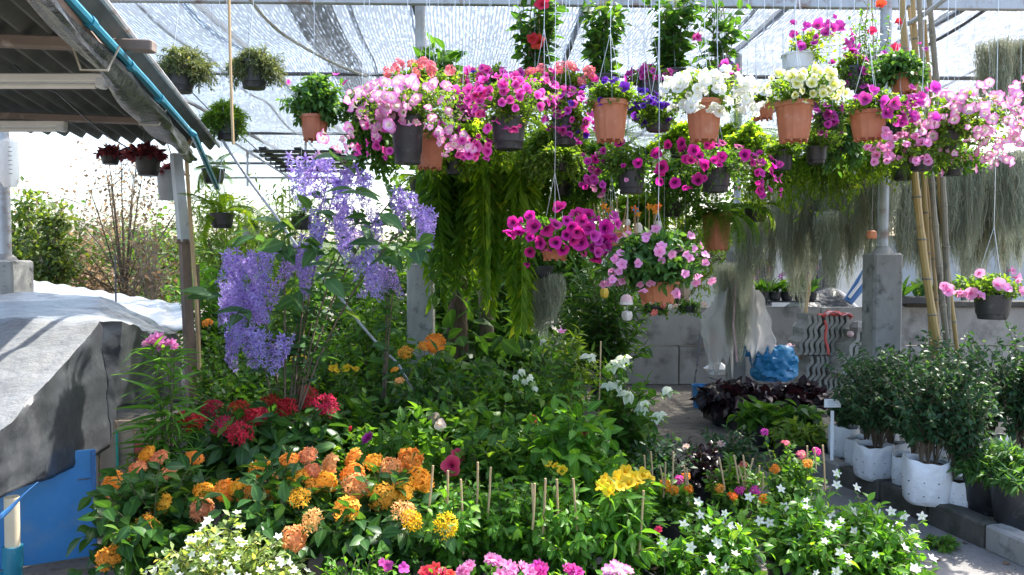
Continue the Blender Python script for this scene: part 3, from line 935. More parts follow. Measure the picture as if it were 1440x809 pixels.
mb = MB(); mb.grid(lambda u, v: ((u - .5) * 900, -60 + v * 900, 0.0), 8, 8)
mb.build('ground', M['ground'], kind='structure')
KA, KB = np.array([2.80, 4.05]), np.array([2.36, 6.15])      # kerb line
kd = (KB - KA) / np.linalg.norm(KB - KA); kn = np.array([kd[1], -kd[0]])
mb = MB(); mb.add([(1.5, 1.0, .004), (3.6, 1.0, .004), (KA[0], KA[1], .004), (KB[0], KB[1], .004), (1.3, 6.2, .004)], [(0, 1, 2, 3, 4)])
mb.build('path', M['asphalt'], kind='structure')
# raised pavement behind the kerb
pv = empty('pavement', (0, 0, 0)); pv['kind'] = 'structure'
q = [KA - kd * 2 + kn * .14, KB + kd * 2.2 + kn * .14, KB + kd * 2.2 + kn * 3.2, KA - kd * 2 + kn * 3.2]
mb = MB(); mb.add([(*p, .0) for p in q] + [(*p, .125) for p in q], [(4, 7, 6, 5), (0, 1, 5, 4), (1, 2, 6, 5), (3, 0, 4, 7)])
mb.build('paving_slab', M['kerb'], pv)
kerb = empty('kerb', (KA[0], KA[1], 0)); kerb['kind'] = 'structure'
rk = rng_of('kerb')
for i in range(10):
    L = .435
    c = KA + kd * (-1.6 + i * .45) + kn * (.065 + rk.normal(0, .006))
    o = MB().box((0, 0, 0), (.13, L, .15 + rk.uniform(0, .015)), None, .012).build('kerb_stone', M['kerb' if i % 4 else 'concrete'], kerb)
    o.location = (c[0] - KA[0], c[1] - KA[1], .07); o.rotation_euler = (rk.normal(0, .02), rk.normal(0, .02), -math.atan2(kd[0], kd[1]) + rk.normal(0, .025))
# far hills
def hillz(x, y):
    return 2.6 + .9 * math.sin(x * .05 + .5) + .5 * math.sin(x * .13) + .35 * math.sin(x * .41 + y) + 2.0 * (y - 60) / 40
mb = MB(); mb.grid(lambda u, v: (-120 + 240 * u, 58 + 50 * v, (hillz(-120 + 240 * u, 58 + 50 * v) if v > 0 else -0.3)), 160, 10)
mb.build('hills', M['hill'], kind='structure', smooth=True)
# leaf litter on the ground
rl = rng_of('litter')
n = 900
lp = np.stack([rl.uniform(-3, 4, n), rl.uniform(3, 10, n), np.full(n, .012)], 1)
V, F, r = scatter(LT['small'], frames(np.stack([rl.normal(0, 1, n), rl.normal(0, 1, n), rl.normal(0, .12, n)], 1), rl.normal(0, .3, n)), lp, rl.uniform(.02, .06, n))
tag(link('leaf_litter', np_mesh('leaf_litter', V, F, M['l_dry'], r)), 'dry fallen leaves scattered over the nursery ground', 'leaf litter', kind='stuff')

# ================================================================== SHADE NET AND STEEL FRAME
def net_material(name, sx, lo, hi, dark):
    m, nt, b, out = new_mat(name)
    tc = N(nt, 'ShaderNodeTexCoord')
    mp = N(nt, 'ShaderNodeMapping'); mp.inputs['Scale'].default_value = (sx, sx * .16, 1); nt.links.new(tc.outputs['Object'], mp.inputs[0])
    n1 = N(nt, 'ShaderNodeTexNoise'); n1.inputs['Scale'].default_value = 1; n1.inputs['Detail'].default_value = 2; nt.links.new(mp.outputs[0], n1.inputs['Vector'])
    # knitted rows across
    w = N(nt, 'ShaderNodeTexWave', wave_type='BANDS', bands_direction='Y'); w.inputs['Scale'].default_value = 10.0; w.inputs['Distortion'].default_value = 1.2; w.inputs['Detail Scale'].default_value = 3; w.inputs['Detail'].default_value = 2
    nt.links.new(tc.outputs['Object'], w.inputs['Vector'])
    w2 = N(nt, 'ShaderNodeTexWave', wave_type='BANDS', bands_direction='X'); w2.inputs['Scale'].default_value = 9.0; w2.inputs['Distortion'].default_value = .8
    nt.links.new(tc.outputs['Object'], w2.inputs['Vector'])
    bn = N(nt, 'ShaderNodeTexNoise'); bn.inputs['Scale'].default_value = .55; nt.links.new(tc.outputs['Object'], bn.inputs['Vector']); big = bn.outputs['Fac']
    a = N(nt, 'ShaderNodeMath', operation='ADD'); a2 = N(nt, 'ShaderNodeMath', operation='MULTIPLY_ADD'); a3 = N(nt, 'ShaderNodeMath', operation='MULTIPLY_ADD'); a4 = N(nt, 'ShaderNodeMath', operation='MULTIPLY_ADD')
    a2.inputs[1].default_value = .22; a3.inputs[1].default_value = .22; a4.inputs[1].default_value = .35
    nt.links.new(w.outputs['Fac'], a2.inputs[0]); nt.links.new(n1.outputs['Fac'], a2.inputs[2])
    nt.links.new(w2.outputs['Fac'], a3.inputs[0]); nt.links.new(a2.outputs[0], a3.inputs[2])
    nt.links.new(big, a4.inputs[0]); nt.links.new(a3.outputs[0], a4.inputs[2])
    fac = ramp(nt, a4.outputs[0], [(lo, (.12, .12, .12)), (hi, (.93, .93, .93))])
    b.inputs['Base Color'].default_value = (*dark, 1); b.inputs['Roughness'].default_value = .5
    tl = N(nt, 'ShaderNodeBsdfTranslucent'); tl.inputs[0].default_value = (*[x * 1.6 for x in dark], 1)
    m1 = N(nt, 'ShaderNodeMixShader'); m1.inputs[0].default_value = .22; nt.links.new(b.outputs[0], m1.inputs[1]); nt.links.new(tl.outputs[0], m1.inputs[2])
    tp = N(nt, 'ShaderNodeBsdfTransparent')
    ms = N(nt, 'ShaderNodeMixShader'); nt.links.new(fac, ms.inputs[0]); nt.links.new(tp.outputs[0], ms.inputs[1]); nt.links.new(m1.outputs[0], ms.inputs[2]); nt.links.new(ms.outputs[0], out.inputs[0])
    return m
M['net'] = net_material('shade_net', 44, .65, .85, (.20, .23, .27))
M['net_dense'] = net_material('shade_net_dense', 44, .66, .88, (.20, .21, .22))
YAW = math.radians(4.0)
netroot = empty('shade_net', (-.3, 6.9, 4.1), 'pale knitted shade net stretched over the steel frame above the hanging pots', 'shade net')
netroot.rotation_euler = (0, 0, YAW)
def sag(x, y): return -.10 * math.sin(math.pi * ((y / 2.8) % 1)) - .03 * math.sin(x * 2.2 + y)
for i in range(7):
    x0, x1 = -5.0 + i * 1.9, -5.0 + i * 1.9 + 1.94
    dz = -.012 * (i % 2)
    y1 = 11.5 if i < 3 else 12.5
    mb = MB(); mb.grid(lambda u, v: (x0 + (x1 - x0) * u, -0.25 + (y1 + .25) * v, dz + sag(x0 + (x1 - x0) * u, v * y1)), 8, 40)
    mb.build('net_panel', M['net'], netroot, True)
# a doubled fold of net gathered between two rafters
mb = MB(); mb.grid(lambda u, v: (-1.75 + (.42) * u, .3 + 6 * v, -.07 + .04 * math.sin(u * 9) - .05 * math.sin(v * 9)), 14, 20)
mb.build('net_fold', M['net_dense'], netroot, True)
# sides: drop at the right hand
mb = MB(); mb.grid(lambda u, v: (5.0 + 1.9 * u + .3 * v, 2.2 + 3.2 * u, -.25 - 1.5 * v + .07 * math.sin(u * 14 + v * 2)), 30, 12)
mb.build('net_curtain', M['net_dense'], netroot, True)

fr = empty('steel_frame', (-.3, 6.9, 4.0), 'grey steel roof frame of beams and rafters carrying the shade net', 'roof frame')
fr.rotation_euler = (0, 0, YAW * .4)
MB().box((0, -.06, -.06), (13, .06, .125), None, .006).build('front_beam', M['galv'], fr)
for (y, z, t) in ((3.1, .03, .036), (7.6, .02, .04), (11.4, -.05, .05)):
    MB().tube([(-6.5, y, z), (6.5, y, z)], t * .7, 6).build('purlin', M['net_frame'], fr)
for x in (-4.4, -2.62, -.6, 1.0, 2.9, 4.6):
    MB().box((x, 5.7, .062), (.045, 11.5, .045)).build('rafter', M['net_frame'], fr)
# low far frame on the left
mb = MB()
a = P(286, 252, 12); bq = P(470, 252, 12)
for (u0, v0, u1, v1) in ((290, 250, 470, 250), (348, 213, 348, 262), (348, 213, 480, 213), (320, 195, 348, 213), (348, 213, 410, 252), (430, 200, 428, 300)):
    mb = MB().tube([tuple(P(u0, v0, 12) ), tuple(P(u1, v1, 12))], .02, 6); o = mb.build('rear_bar', M['galv'], None)
    o.parent = fr; o.matrix_parent_inverse = (Matrix.Translation(fr.location) @ Matrix.Rotation(YAW * .4, 4, 'Z')).inverted()

# black slatted tray lying on the rear frame
tr = empty('slatted_tray', P(436, 228, 11), 'black plastic slatted tray hung under the net above the purple flowers', 'tray')
o0 = P(436, 228, 11); mb = MB()
for i in range(6):
    MB().box((0, -.75 + i * .3, 0), (1.15, .13, .025), None, .004).build('slat', M['black_plastic'], tr)
for x in (-.45, 0, .45):
    MB().box((x, 0, .026), (.1, 1.7, .025), None, .004).build('rail', M['black_plastic'], tr)
tr.rotation_euler = (math.radians(-3), 0, YAW)

def post(label, px, ypier, Y, wpipe, wpier, mat='old_concrete', pipe='galv', name='support_post'):
    s = Y / FPX
    t = P(px, ypier, Y); root = empty(name, (t[0], Y, 0), label, 'post')
    h = t[2]; w = wpier * s
    mb = MB()
    rg = rng_of(label)
    mb.box((0, 0, h / 2), (w, w, h), None, .018)
    mb.build('pier', M[mat], root)
    MB().tube([(0, 0, h - .3), (0, 0, 4.02)], wpipe * .5 * s, 12).build('pipe', M[pipe], root, True)
    MB().lathe([(wpipe * .5 * s, h + .06), (wpipe * .8 * s, h + .03), (wpipe * 1.05 * s, h - .002)], 12).build('mortar_collar', M['concrete'], root, True)
    return root
post('steel pipe on a mossy square concrete pier behind the purple wreath vine', 592, 370, 7.2, 14, 36)
post('steel pipe on a pale concrete pier beside the bamboo poles', 1241, 356, 6.9, 15, 40, 'concrete')
post('concrete stub post draped with a milky plastic bag near the tile stack', 1036, 352, 9.0, 10, 24, 'concrete')
o = post('thin grey pipe on a concrete pier at the left photo edge', 8, 366, 7.4, 15, 50, 'old_concrete')

# cords and braces
def cord(label, pts, rad, mat, name='cord', cat='cord'):
    w = np.array([P(*p) for p in pts]); o = empty(name, w[0], label, cat)
    q = [tuple(w[0] - w[0])]
    for a, b in zip(w[:-1], w[1:]):
        for t in np.linspace(0, 1, 7)[1:]:
            q.append(tuple(a + (b - a) * t - w[0] - np.array([0, 0, .03 * math.sin(math.pi * t)])))
    MB().tube(q, rad, 6).build('strand', M[mat], o, True)
    return o
cord('tan rope sagging across the net from the front beam to the pink petunias', [(346, -8, 6.6), (400, 50, 7.2), (516, 108, 7.6)], .014, 'teal_cord')
cord('straight guy wire running down through the purple vine to the ground', [(290, 160, 6.4), (385, 300, 6.2), (480, 420, 6.0), (560, 512, 5.9), (640, 640, 5.8)], .011, 'galv', 'guy_wire', 'wire')
cord('thin dark cable slanting under the net above the grey fern pots', [(268, 128, 8), (345, 196, 8), (430, 262, 8)], .006, 'net_frame', 'cable', 'cable')
for nm, pts, r, lab, mt in (('bamboo_pole', [(322, -8, 5.6), (324, 90, 5.6), (328, 203, 5.6)], .011, 'thin yellow bamboo pole hanging down between the fern pots', 'stake'),
                          ('brace_bar', [(1350, -20, 6.0), (1264, 40, 6.6)], .02, 'short steel brace bar leaning to the top of the right post', 'galv'),
                          ('brace_bar', [(1420, -12, 7.2), (1300, 66, 8.0)], .016, 'dark slanting bar under the net right of the bamboo', 'net_frame')):
    cord(lab, pts, r, mt, nm, 'pole' if 'pole' in nm else 'bar')

# bamboo poles leaning in a bundle: each a thing
def bamboo(label, pts, Y, r, mat):
    w = np.array([P(x, y, Y) for x, y in pts]); root = empty('bamboo_pole', w[-1], label, 'bamboo pole', 'bamboo poles leaning by the right post')
    w = w - w[-1]
    L = np.linalg.norm(w[0] - w[-1]); K = int(L / .085)
    pts2 = []; rad = []
    for i in range(K + 1):
        t = i / K
        p = w[0] * (1 - t) + w[-1] * t
        if len(w) == 3: p = p + (w[1] - .5 * (w[0] + w[2])) * 4 * t * (1 - t)
        pts2.append(tuple(p)); rad.append(r * (.82 + .2 * t) * (1.13 if i % 4 == 0 else .97))
    MB().tube(pts2, rad, 9).build('culm', M[mat], root, True)
    for i in range(0, K + 1, 4):
        p = np.array(pts2[i])
        MB().lathe([(rad[i] * .9, -.012), (rad[i] * 1.1, -.004), (rad[i] * 1.1, .004), (rad[i] * .9, .012)], 9, p).build('node_ring', M['bamboo_grey'], root, True)
for lab, pts, Y, r, mt in (
    ('thick golden bamboo pole leaning furthest left with a dark foot', [(1268, -10), (1292, 300), (1326, 520)], 6.3, .032, 'bamboo'),
    ('slim tan bamboo pole just behind the thick golden one', [(1283, -10), (1300, 270), (1312, 520)], 6.5, .022, 'bamboo'),
    ('knotty brown bamboo pole in the middle of the bundle', [(1292, -10), (1312, 280), (1336, 520)], 6.35, .024, 'bamboo_grey'),
    ('short tan bamboo pole at the right foot of the bundle', [(1300, 30), (1325, 300), (1348, 510)], 6.5, .018, 'bamboo'),
    ('dark grey green bamboo pole, rightmost at the top of the bundle', [(1306, -10), (1326, 260), (1334, 520)], 6.4, .026, 'bamboo_grey'),
    ('thin tan bamboo pole hidden between the darker ones', [(1278, 10), (1305, 270), (1322, 520)], 6.6, .016, 'stake')):
    bamboo(lab, pts, Y, r, mt)

# ================================================================== LEFT SHED ROOF
ZR = 2.66
Ea, Eb = Pz(140, 0, ZR), Pz(305, 206, ZR)
e = (Eb - Ea); e[2] = 0; Le = np.linalg.norm(e); e /= Le
nl = np.array([-e[1], e[0], 0])                     # leftwards
roof = empty('corrugated_roof', Ea, 'weathered grey corrugated shed roof sloping over the left corner', 'roof')
def roofpt(u, v, dz=0):  # u metres left of the edge, v along the edge
    p = Ea + nl * u + e * v - Ea
    return p + np.array([0, 0, .055 * u + dz])
for k in range(4):
    u0 = .0 + k * .82
    mb = MB()
    def f(u, v, u0=u0):
        uu = u0 + .86 * u
        q = roofpt(uu, -2.2 + (Le + 2.25 - .05 * k) * v, .032 * math.cos(2 * math.pi * uu / .125) + .003 * k)
        return q
    mb.grid(f, 56, 10)
    thicken(mb.build('corrugated_sheet', M['corrugated'], roof, True), .007)
for (yp, x1, hh) in ((66, 217, .05), (171, 216, .045)):
    a = Pz(x1, yp, ZR - .065) - Ea
    o = MB().box((-1.6, 0, 0), (3.2, .06, hh), None, .006).build('purlin', M['purlin'], roof); o.location = a; o.rotation_euler = (0, math.radians(2.2), 0)
# eave rail beneath
a = Pz(76, 0, ZR - .12) - Ea; b2 = Pz(266, 214, ZR - .12) - Ea
mb = MB().tube([tuple(a - (b2 - a) * .3), tuple(b2)], .03, 8); mb.build('eave_rail', M['rusty'], roof, True)
# outer drip edge
mb = MB().tube([tuple(roofpt(-.01, -2.2, .01)), tuple(roofpt(-.01, Le + .08, .01))], .014, 6); mb.build('edge_trim', M['galv'], roof, True)

# rolled sheet of black plastic along the eave
pf = empty('plastic_sheet', Ea + a, 'rolled black plastic sheet tied along the eave of the shed roof', 'plastic sheet')
dv = (b2 - a); Lr = np.linalg.norm(dv); dvn = dv / Lr; sid = np.cross(dvn, [0, 0, 1.0])
def rollf(u, v):
    t = -.45 + 1.5 * v; w = 2 * math.pi * u
    rr = (.058 + .022 * math.sin(9 * v + 2) + .014 * math.sin(3 * w + 14 * v) + .01 * math.sin(31 * v + w))
    return dvn * Lr * t + sid * (rr * math.cos(w) * 1.0) + np.array([0, 0, -.04 + rr * math.sin(w) * .8])
MB().grid(rollf, 18, 60).build('roll', M['film'], pf, True)
for t in (.15, .5, .83):
    c = dvn * Lr * t
    MB().tube([tuple(c + sid * .095), tuple(c + sid * .05 + [0, 0, -.10]), tuple(c - sid * .05 + [0, 0, -.105]), tuple(c - sid * .1 + [0, 0, .06])], .006, 5).build('tie', M['teal_cord'], pf, True)

# teal water pipe
wp = empty('water_pipe', Ea, 'teal plastic water pipe running down beside the shed eave', 'pipe')
q0 = Pz(98, 0, ZR - .10) - Ea; q1 = Pz(266, 184, ZR - .16) - Ea; q2 = Pz(305, 264, ZR - .38) - Ea
MB().tube([tuple(q0 - (q1 - q0) * .6), tuple(q0), tuple(q0 * .5 + q1 * .5 + [0, 0, .01]), tuple(q1)], .019, 8).build('run', M['teal_pipe'], wp, True)
MB().tube([tuple(q1), tuple(q1 + [.02, .02, -.02]), tuple(q2)], .022, 8).build('outlet', M['teal_pipe'], wp, True)
for t in (.1, .35, .62):
    c = q0 + (q1 - q0) * t
    MB().tube([tuple(c - (q1 - q0) * .012), tuple(c + (q1 - q0) * .012)], .025, 8).build('coupling', M['teal_pipe'], wp, True)

# fluorescent lamps (unlit)
for lab, xa, xb, yp, dz in (('long white fluorescent batten, the nearer one under the shed roof', -160, 152, 116, .12), ('shorter white fluorescent batten, the farther one under the shed roof', -120, 93, 179, .1)):
    c0 = Pz(xb, yp, ZR - dz); c1 = Pz(xa, yp - 6, ZR - dz); L = c0[0] - c1[0]
    t = empty('fluorescent_lamp', c0, lab, 'lamp', 'lamps under the shed roof')
    MB().box((-L / 2, 0, .02), (L, .055, .04), None, .006).build('batten', M['tube_white'], t)
    MB().tube([(-L + .03, 0, -.018), (-.06, 0, -.018)], .014, 10).build('tube', M['tube_white'], t, True)
    MB().box((-.028, 0, -.005), (.05, .06, .05), None, .008).build('end_cap', M['white_plastic'], t)
cord('thin black cable looping under the shed roof', [(26, 0, 3.2), (95, 52, 3.7), (140, 90, 4.2)], .006, 'black_plastic', 'cable', 'cable')
cord('second thin cable running beneath the corrugated sheets', [(0, 72, 3.9), (80, 130, 4.6), (190, 214, 6.2)], .005, 'black_plastic', 'cable', 'cable')
cord('loose pale string dangling from the shed eave', [(144, 40, 3.6), (150, 84, 3.62), (134, 80, 3.6), (150, 98, 3.6), (157, 110, 3.6)], .004, 'white_plastic', 'string', 'string')

# shed post: painted above, rusty below
c = P(247, 200, 6.55); f0 = P(273, 585, 6.55)
sp = empty('shed_post', (f0[0], f0[1], 0), 'leaning shed post, white painted above and rusty below', 'post')
top = c - np.array([f0[0], f0[1], 0]) ; top[1] = 0; top[2] = 2.56; mid = P(259, 340, 6.55) - np.array([f0[0], f0[1], 0]); mid[1] = 0
ang = math.atan2(top[0], top[2])
MB().tube([tuple(mid), tuple(top)], .054, 4).build('painted_upper', M['painted_post'], sp)
MB().tube([(0, 0, 0), (mid[0], 0, mid[2] + .02)], .05, 4).build('rusty_lower', M['rusty'], sp)
MB().box((mid[0], 0, mid[2] + .0), (.09, .09, .04), None, .006).build('joint_sleeve', M['rusty'], sp)
cord('cut bamboo stick tied up against the leaning shed post', [(268, 168, 6.4), (262, 220, 6.4), (276, 420, 6.4), (283, 560, 6.4)], .017, 'stake', 'bamboo_stick', 'stick')
cord('old wooden stake standing just right of the shed post', [(277, 372, 6.9), (279, 470, 6.9), (281, 570, 6.9)], .022, 'bark', 'wooden_stake', 'stake')
cord('thin dark iron rod standing above the grey tarpaulin', [(162, 358, 6.9), (163, 425, 6.9), (163, 470, 6.9)], .008, 'net_frame', 'iron_rod', 'rod')

# clear plastic canister tied on the left pipe
g = P(14, 264, 7.2)
cn = empty('plastic_canister', g, 'long clear plastic canister with grey ticks tied to the left pipe', 'canister')
MB().lathe([(.002, 0), (.05, .006), (.075, .05), (.08, .12), (.074, .35), (.068, .42), (.03, .45), (.002, .452)], 20).build('shell', M['clear_bag'], cn, True)
for i in range(7):
    MB().box((.05, -.067, .12 + i * .04), (.035, .004, .005)).build('tick', M['net_frame'], cn)

# white low roof behind the tarp
A_, B_, C_, D_ = P(10, 390, 11.0), P(262, 431, 10.0), P(275, 466, 7.4), P(-60, 440, 7.6)
ws = empty('white_roof', (A_ + B_ + C_ + D_) / 4 * [1, 1, 0], 'low bright white sheet roof behind the grey tarpaulin', 'roof')
o0 = (A_ + B_ + C_ + D_) / 4 * np.array([1, 1, 0])
mb = MB(); mb.grid(lambda u, v: (A_ * (1 - u) + B_ * u) * (1 - v) + (D_ * (1 - u) + C_ * u) * v - o0 + np.array([0, 0, .012 * math.sin(u * 60)]), 80, 8)
thicken(mb.build('roof_sheet', M['white_sheet'], ws, True), .02)
for q in (A_, B_, C_, D_):
    MB().tube([(q[0] - o0[0], q[1] - o0[1], 0), (q[0] - o0[0], q[1] - o0[1], q[2] - .03)], .03, 6).build('leg', M['rusty'], ws, True)

# ---- tarpaulin over a pile, with blue board and crate below
org = P(60, 440, 5) * np.array([1, 1, 0])
tp = empty('tarpaulin', org, 'crumpled grey tarpaulin draped over a heap at the left', 'tarpaulin')
def T_(x, y, Y): return P(x, y, Y) - org
pat = [((-80, 416, 6.5), (140, 418, 6.5), (138, 457, 4.7), (-80, 455, 4.7)),
       ((140, 418, 6.5), (252, 472, 6.2), (168, 459, 4.78), (138, 457, 4.7)),
       ((252, 472, 6.2), (256, 566, 6.2), (160, 578, 4.82), (168, 459, 4.78)),
       ((-80, 455, 4.7), (138, 457, 4.7), (0, 612, 3.6), (-90, 690, 3.3)),
       ((138, 457, 4.7), (153, 632, 4.72), (0, 704, 3.62), (0, 612, 3.6)),
       ((168, 459, 4.78), (160, 578, 4.82), (153, 632, 4.72), (138, 457, 4.7)),
       ((0, 612, 3.6), (0, 704, 3.62), (-90, 740, 3.3), (-90, 690, 3.3))]
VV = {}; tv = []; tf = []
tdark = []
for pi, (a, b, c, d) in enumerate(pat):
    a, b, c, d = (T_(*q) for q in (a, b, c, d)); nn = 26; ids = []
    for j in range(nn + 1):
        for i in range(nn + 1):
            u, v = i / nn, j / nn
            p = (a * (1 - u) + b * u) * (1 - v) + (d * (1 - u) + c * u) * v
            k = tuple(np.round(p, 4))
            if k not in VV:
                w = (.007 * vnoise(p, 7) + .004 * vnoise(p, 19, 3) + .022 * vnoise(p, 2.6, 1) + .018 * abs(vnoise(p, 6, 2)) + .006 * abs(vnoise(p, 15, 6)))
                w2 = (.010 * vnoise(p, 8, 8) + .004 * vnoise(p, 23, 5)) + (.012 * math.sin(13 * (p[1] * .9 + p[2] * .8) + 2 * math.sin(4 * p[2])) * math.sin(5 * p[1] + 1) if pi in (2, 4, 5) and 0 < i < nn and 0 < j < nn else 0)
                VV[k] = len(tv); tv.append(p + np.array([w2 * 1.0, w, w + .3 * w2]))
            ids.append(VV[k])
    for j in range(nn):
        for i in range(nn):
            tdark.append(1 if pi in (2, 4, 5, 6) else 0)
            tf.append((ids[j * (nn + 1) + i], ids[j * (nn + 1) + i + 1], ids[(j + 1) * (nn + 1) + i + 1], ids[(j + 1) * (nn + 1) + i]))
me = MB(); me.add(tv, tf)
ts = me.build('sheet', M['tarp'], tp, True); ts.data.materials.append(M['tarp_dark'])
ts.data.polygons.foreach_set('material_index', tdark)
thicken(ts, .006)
# blue board
c = P(-60, 795, 4.05); c2 = P(137, 785, 4.35)
bd = empty('blue_board', ((c + c2) / 2) * [1, 1, 0], 'bright blue board panel standing under the tarpaulin edge', 'board')
bl = np.linalg.norm((c2 - c)[:2]); an = math.atan2(c2[1] - c[1], c2[0] - c[0]); bd.rotation_euler = (0, 0, an)
MB().box((0, 0, .31), (bl, .02, .60), None, .003).build('panel', M['blue_board'], bd)
MB().box((bl / 2 - .012, -.014, .31), (.022, .012, .60), None, .002).build('edge_strip', M['ceramic_blue'], bd)
MB().box((bl / 2 - .06, -.0125, .45), (.06, .006, .006)).build('latch', M['net_frame'], bd)
# wooden crate
c = P(178, 690, 4.9)
cr = empty('wooden_crate', (c[0], c[1], 0), 'worn plank crate in the shade under the tarpaulin', 'crate')
for k in range(5):
    MB().box((-.22 + k * .112, 0, .33), (.105, .022, .66), rotm('Z', rk.normal(0, .02)), .004).build('plank', M['timber'], cr)
for z in (.14, .52):
    MB().box((0, .028, z), (.58, .03, .06), None, .004).build('batten', M['timber'], cr)
MB().tube([(-.04, -.02, .05), (-.045, -.025, .6)], .008, 5).build('green_stick', M['green_twine'], cr)
MB().box((.09, -.0145, .45), (.05, .006, .16)).build('red_tag', M['red_cloth'], cr)
# cream drain pipe with a teal socket
c = P(18, 780, 3.75)
dp = empty('drain_pipe', (c[0], c[1], 0), 'cream pipe stub with a teal socket in front of the blue board', 'pipe')
MB().lathe([(.033, .02), (.033, .52)], 18).build('riser', M['pvc'], dp, True)
MB().lathe([(.002, .3), (.044, .3), (.046, .2), (.04, .19), (.04, .02), (.046, 0)], 18, (0, 0, -.02)).build('socket', M['teal_pipe'], dp, True)
MB().tube([(-.02, 0, .12), (-.18, -.02, .12)], .035, 12).build('branch', M['teal_pipe'], dp, True)
# light blue offcut of sheet leaning on the tarp
a = P(-4, 724, 3.45); b = P(54, 676, 3.6)
of = empty('blue_offcut', a, 'narrow light blue plastic offcut poking out by the tarpaulin hem', 'offcut')
mb = MB(); mb.grid(lambda u, v: (b - a) * u + np.array([0, .01 * math.sin(6 * u), -.035 * v * (1 - u) - .004]), 10, 3)
thicken(mb.build('strip', M['ceramic_blue'], of, True), .004)

# ================================================================== REAR WALL AND WHAT STANDS BY IT
wl = empty('concrete_wall', P(1100, 545, 10.6) * [1, 1, 0], 'low wall of grey precast concrete panels at the back of the nursery', 'wall')
wo = P(1100, 545, 10.6) * np.array([1, 1, 0])
wz = [0, .53, 1.06]
xs = np.arange(-2.2, 9.0, 1.56)
for i, x in enumerate(xs):
    for j in range(2):
        h = wz[j + 1] - wz[j] - .012
        MB().box((x + (.0 if j % 2 == 0 else .35), rk.normal(0, .006), (wz[j] + wz[j + 1]) / 2), (1.545, .12, h), rotm('Y', rk.normal(0, .004)), .008).build('concrete_panel', M['wall_panel'], wl)
MB().box((5.4, -.02, 1.10), (7.6, .22, .07), None, .008).build('coping', M['kerb'], wl)
# white house behind
hs = empty('white_house', (4.6, 16, 0), 'white building with dark barred windows beyond the wall', 'building')
MB().box((0, 1.5, 1.1), (5.2, 3, 2.2), None, .02).build('wall', M['house_wall'], hs)
MB().box((0, 1.4, 2.26), (5.8, 3.6, .1), rotm('X', .06), .01).build('roof', M['corrugated'], hs)
for x in (-1.4, .4, 1.7):
    w = MB().box((x, -.02, 1.25), (.62, .05, .95), None, .006).build('window', M['net_frame'], hs)
    MB().box((x, -.05, 1.25), (.54, .02, .87)).build('pane', M['dark_glass'], w)
    for k in range(4):
        MB().box((x - .2 + .135 * k, -.075, 1.25), (.014, .014, .87)).build('bar', M['net_frame'], w)
# gate panels at the right
gp = empty('panel_fence', P(1390, 420, 11.4) * [1, 1, 0], 'fence of pale grey panels in dark posts behind the lowest pink petunia pot', 'fence')
go = P(1390, 420, 11.4) * np.array([1, 1, 0])
for i in range(5):
    x = -1.3 + i * .62
    MB().box((x, 0, 1.35), (.54, .03, 1.3), None, .004).build('panel', M['panel_grey'], gp)
    MB().box((x + .31, 0, 1.1), (.05, .06, 2.2), None, .004).build('post', M['net_frame'], gp)
for z in (.68, 2.02):
    MB().box((0, -.03, z), (3.2, .035, .05)).build('rail', M['net_frame'], gp)

# cement roof tiles stacked on edge
def tile_mesh():
    def make():
        mb = MB()
        mb.grid(lambda u, v: (.016 * math.sin(v * 17) , (u - .5) * .32, v * .42), 3, 14)
        V = mb.v; mb2 = MB(); n = len(V)
        V2 = V + [(x + .036, y, z) for x, y, z in V]
        F2 = [q for q in mb.f] + [tuple(i + n for i in q[::-1]) for q in mb.f]
        nu = 4
        for j in range(14):
            a, b = j * nu, (j + 1) * nu
            F2.append((a, a + n, b + n, b)); a, b = a + 3, b + 3; F2.append((a, b, b + n, a + n))
        t = 14 * nu
        for i in range(3): F2.append((t + i, t + i + n, t + i + 1 + n, t + i + 1)); F2.append((i, i + 1, i + 1 + n, i + n))
        mb2.add(V2, F2)
        return mb2.mesh('tile', M['tile'], False)
    return cmesh('tile', make)
def tile_stack(label, px, py, Y, n, lean, step=.034, rz=0, sc=1.0):
    sc *= 1.15
    o = P(px, py, Y); root = empty('tile_stack', o, label, 'roof tiles', 'stacks of cement roof tiles')
    g = rng_of(label)
    for i in range(n):
        m4 = Matrix.Translation((i * step, g.normal(0, .008), 0)) @ Matrix.Rotation(rz, 4, 'Z') @ Matrix.Rotation(lean + g.normal(0, .015), 4, 'Y') @ Matrix.Diagonal((sc, sc, sc, 1))
        link('tile', tile_mesh(), root, mat4=m4)
    return root
tile_stack('row of wavy grey roof tiles leaning on edge, upper left of the pile', 1114, 496, 9.4, 8, .28, .062)
tile_stack('row of grey roof tiles leaning away beside the pale pier', 1166, 522, 9.1, 7, .48, .062, .1, 1.1)
tile_stack('lowest row of grey roof tiles behind the green stems', 1120, 545, 9.3, 9, .30, .062, 0, .85)
# rubble bits on the tiles
o = P(1172, 446, 9.3); t = empty('red_rag', o, 'red and white rag spread over the roof tiles', 'rag')
mb = MB(); mb.grid(lambda u, v: ((u - .5) * .36, (v - .5) * .3, .02 * math.sin(9 * u + 3 * v) + .02 * math.sin(13 * v) + .05 - .1 * abs(u - .5)), 18, 12); thicken(mb.build('cloth', M['red_cloth'], t, True), .008)
mb = MB(); mb.grid(lambda u, v: ((u - .5) * .3, (v - .5) * .1 - .12, .03 * math.sin(8 * u) + .075 - .1 * abs(u - .5)), 18, 4); thicken(mb.build('stripe', M['pink_cloth'], t, True), .006)
o = P(1152, 452, 9.1); t = empty('red_strap', o, 'thin red strap hanging down over the upper roof tiles', 'strap')
mb = MB(); mb.grid(lambda u, v: (.03 * u + .03 * v + .012 * math.sin(9 * v), -.12 - .02 * v, .02 - .4 * v), 2, 12); thicken(mb.build('band', M['red_cloth'], t, True), .004)
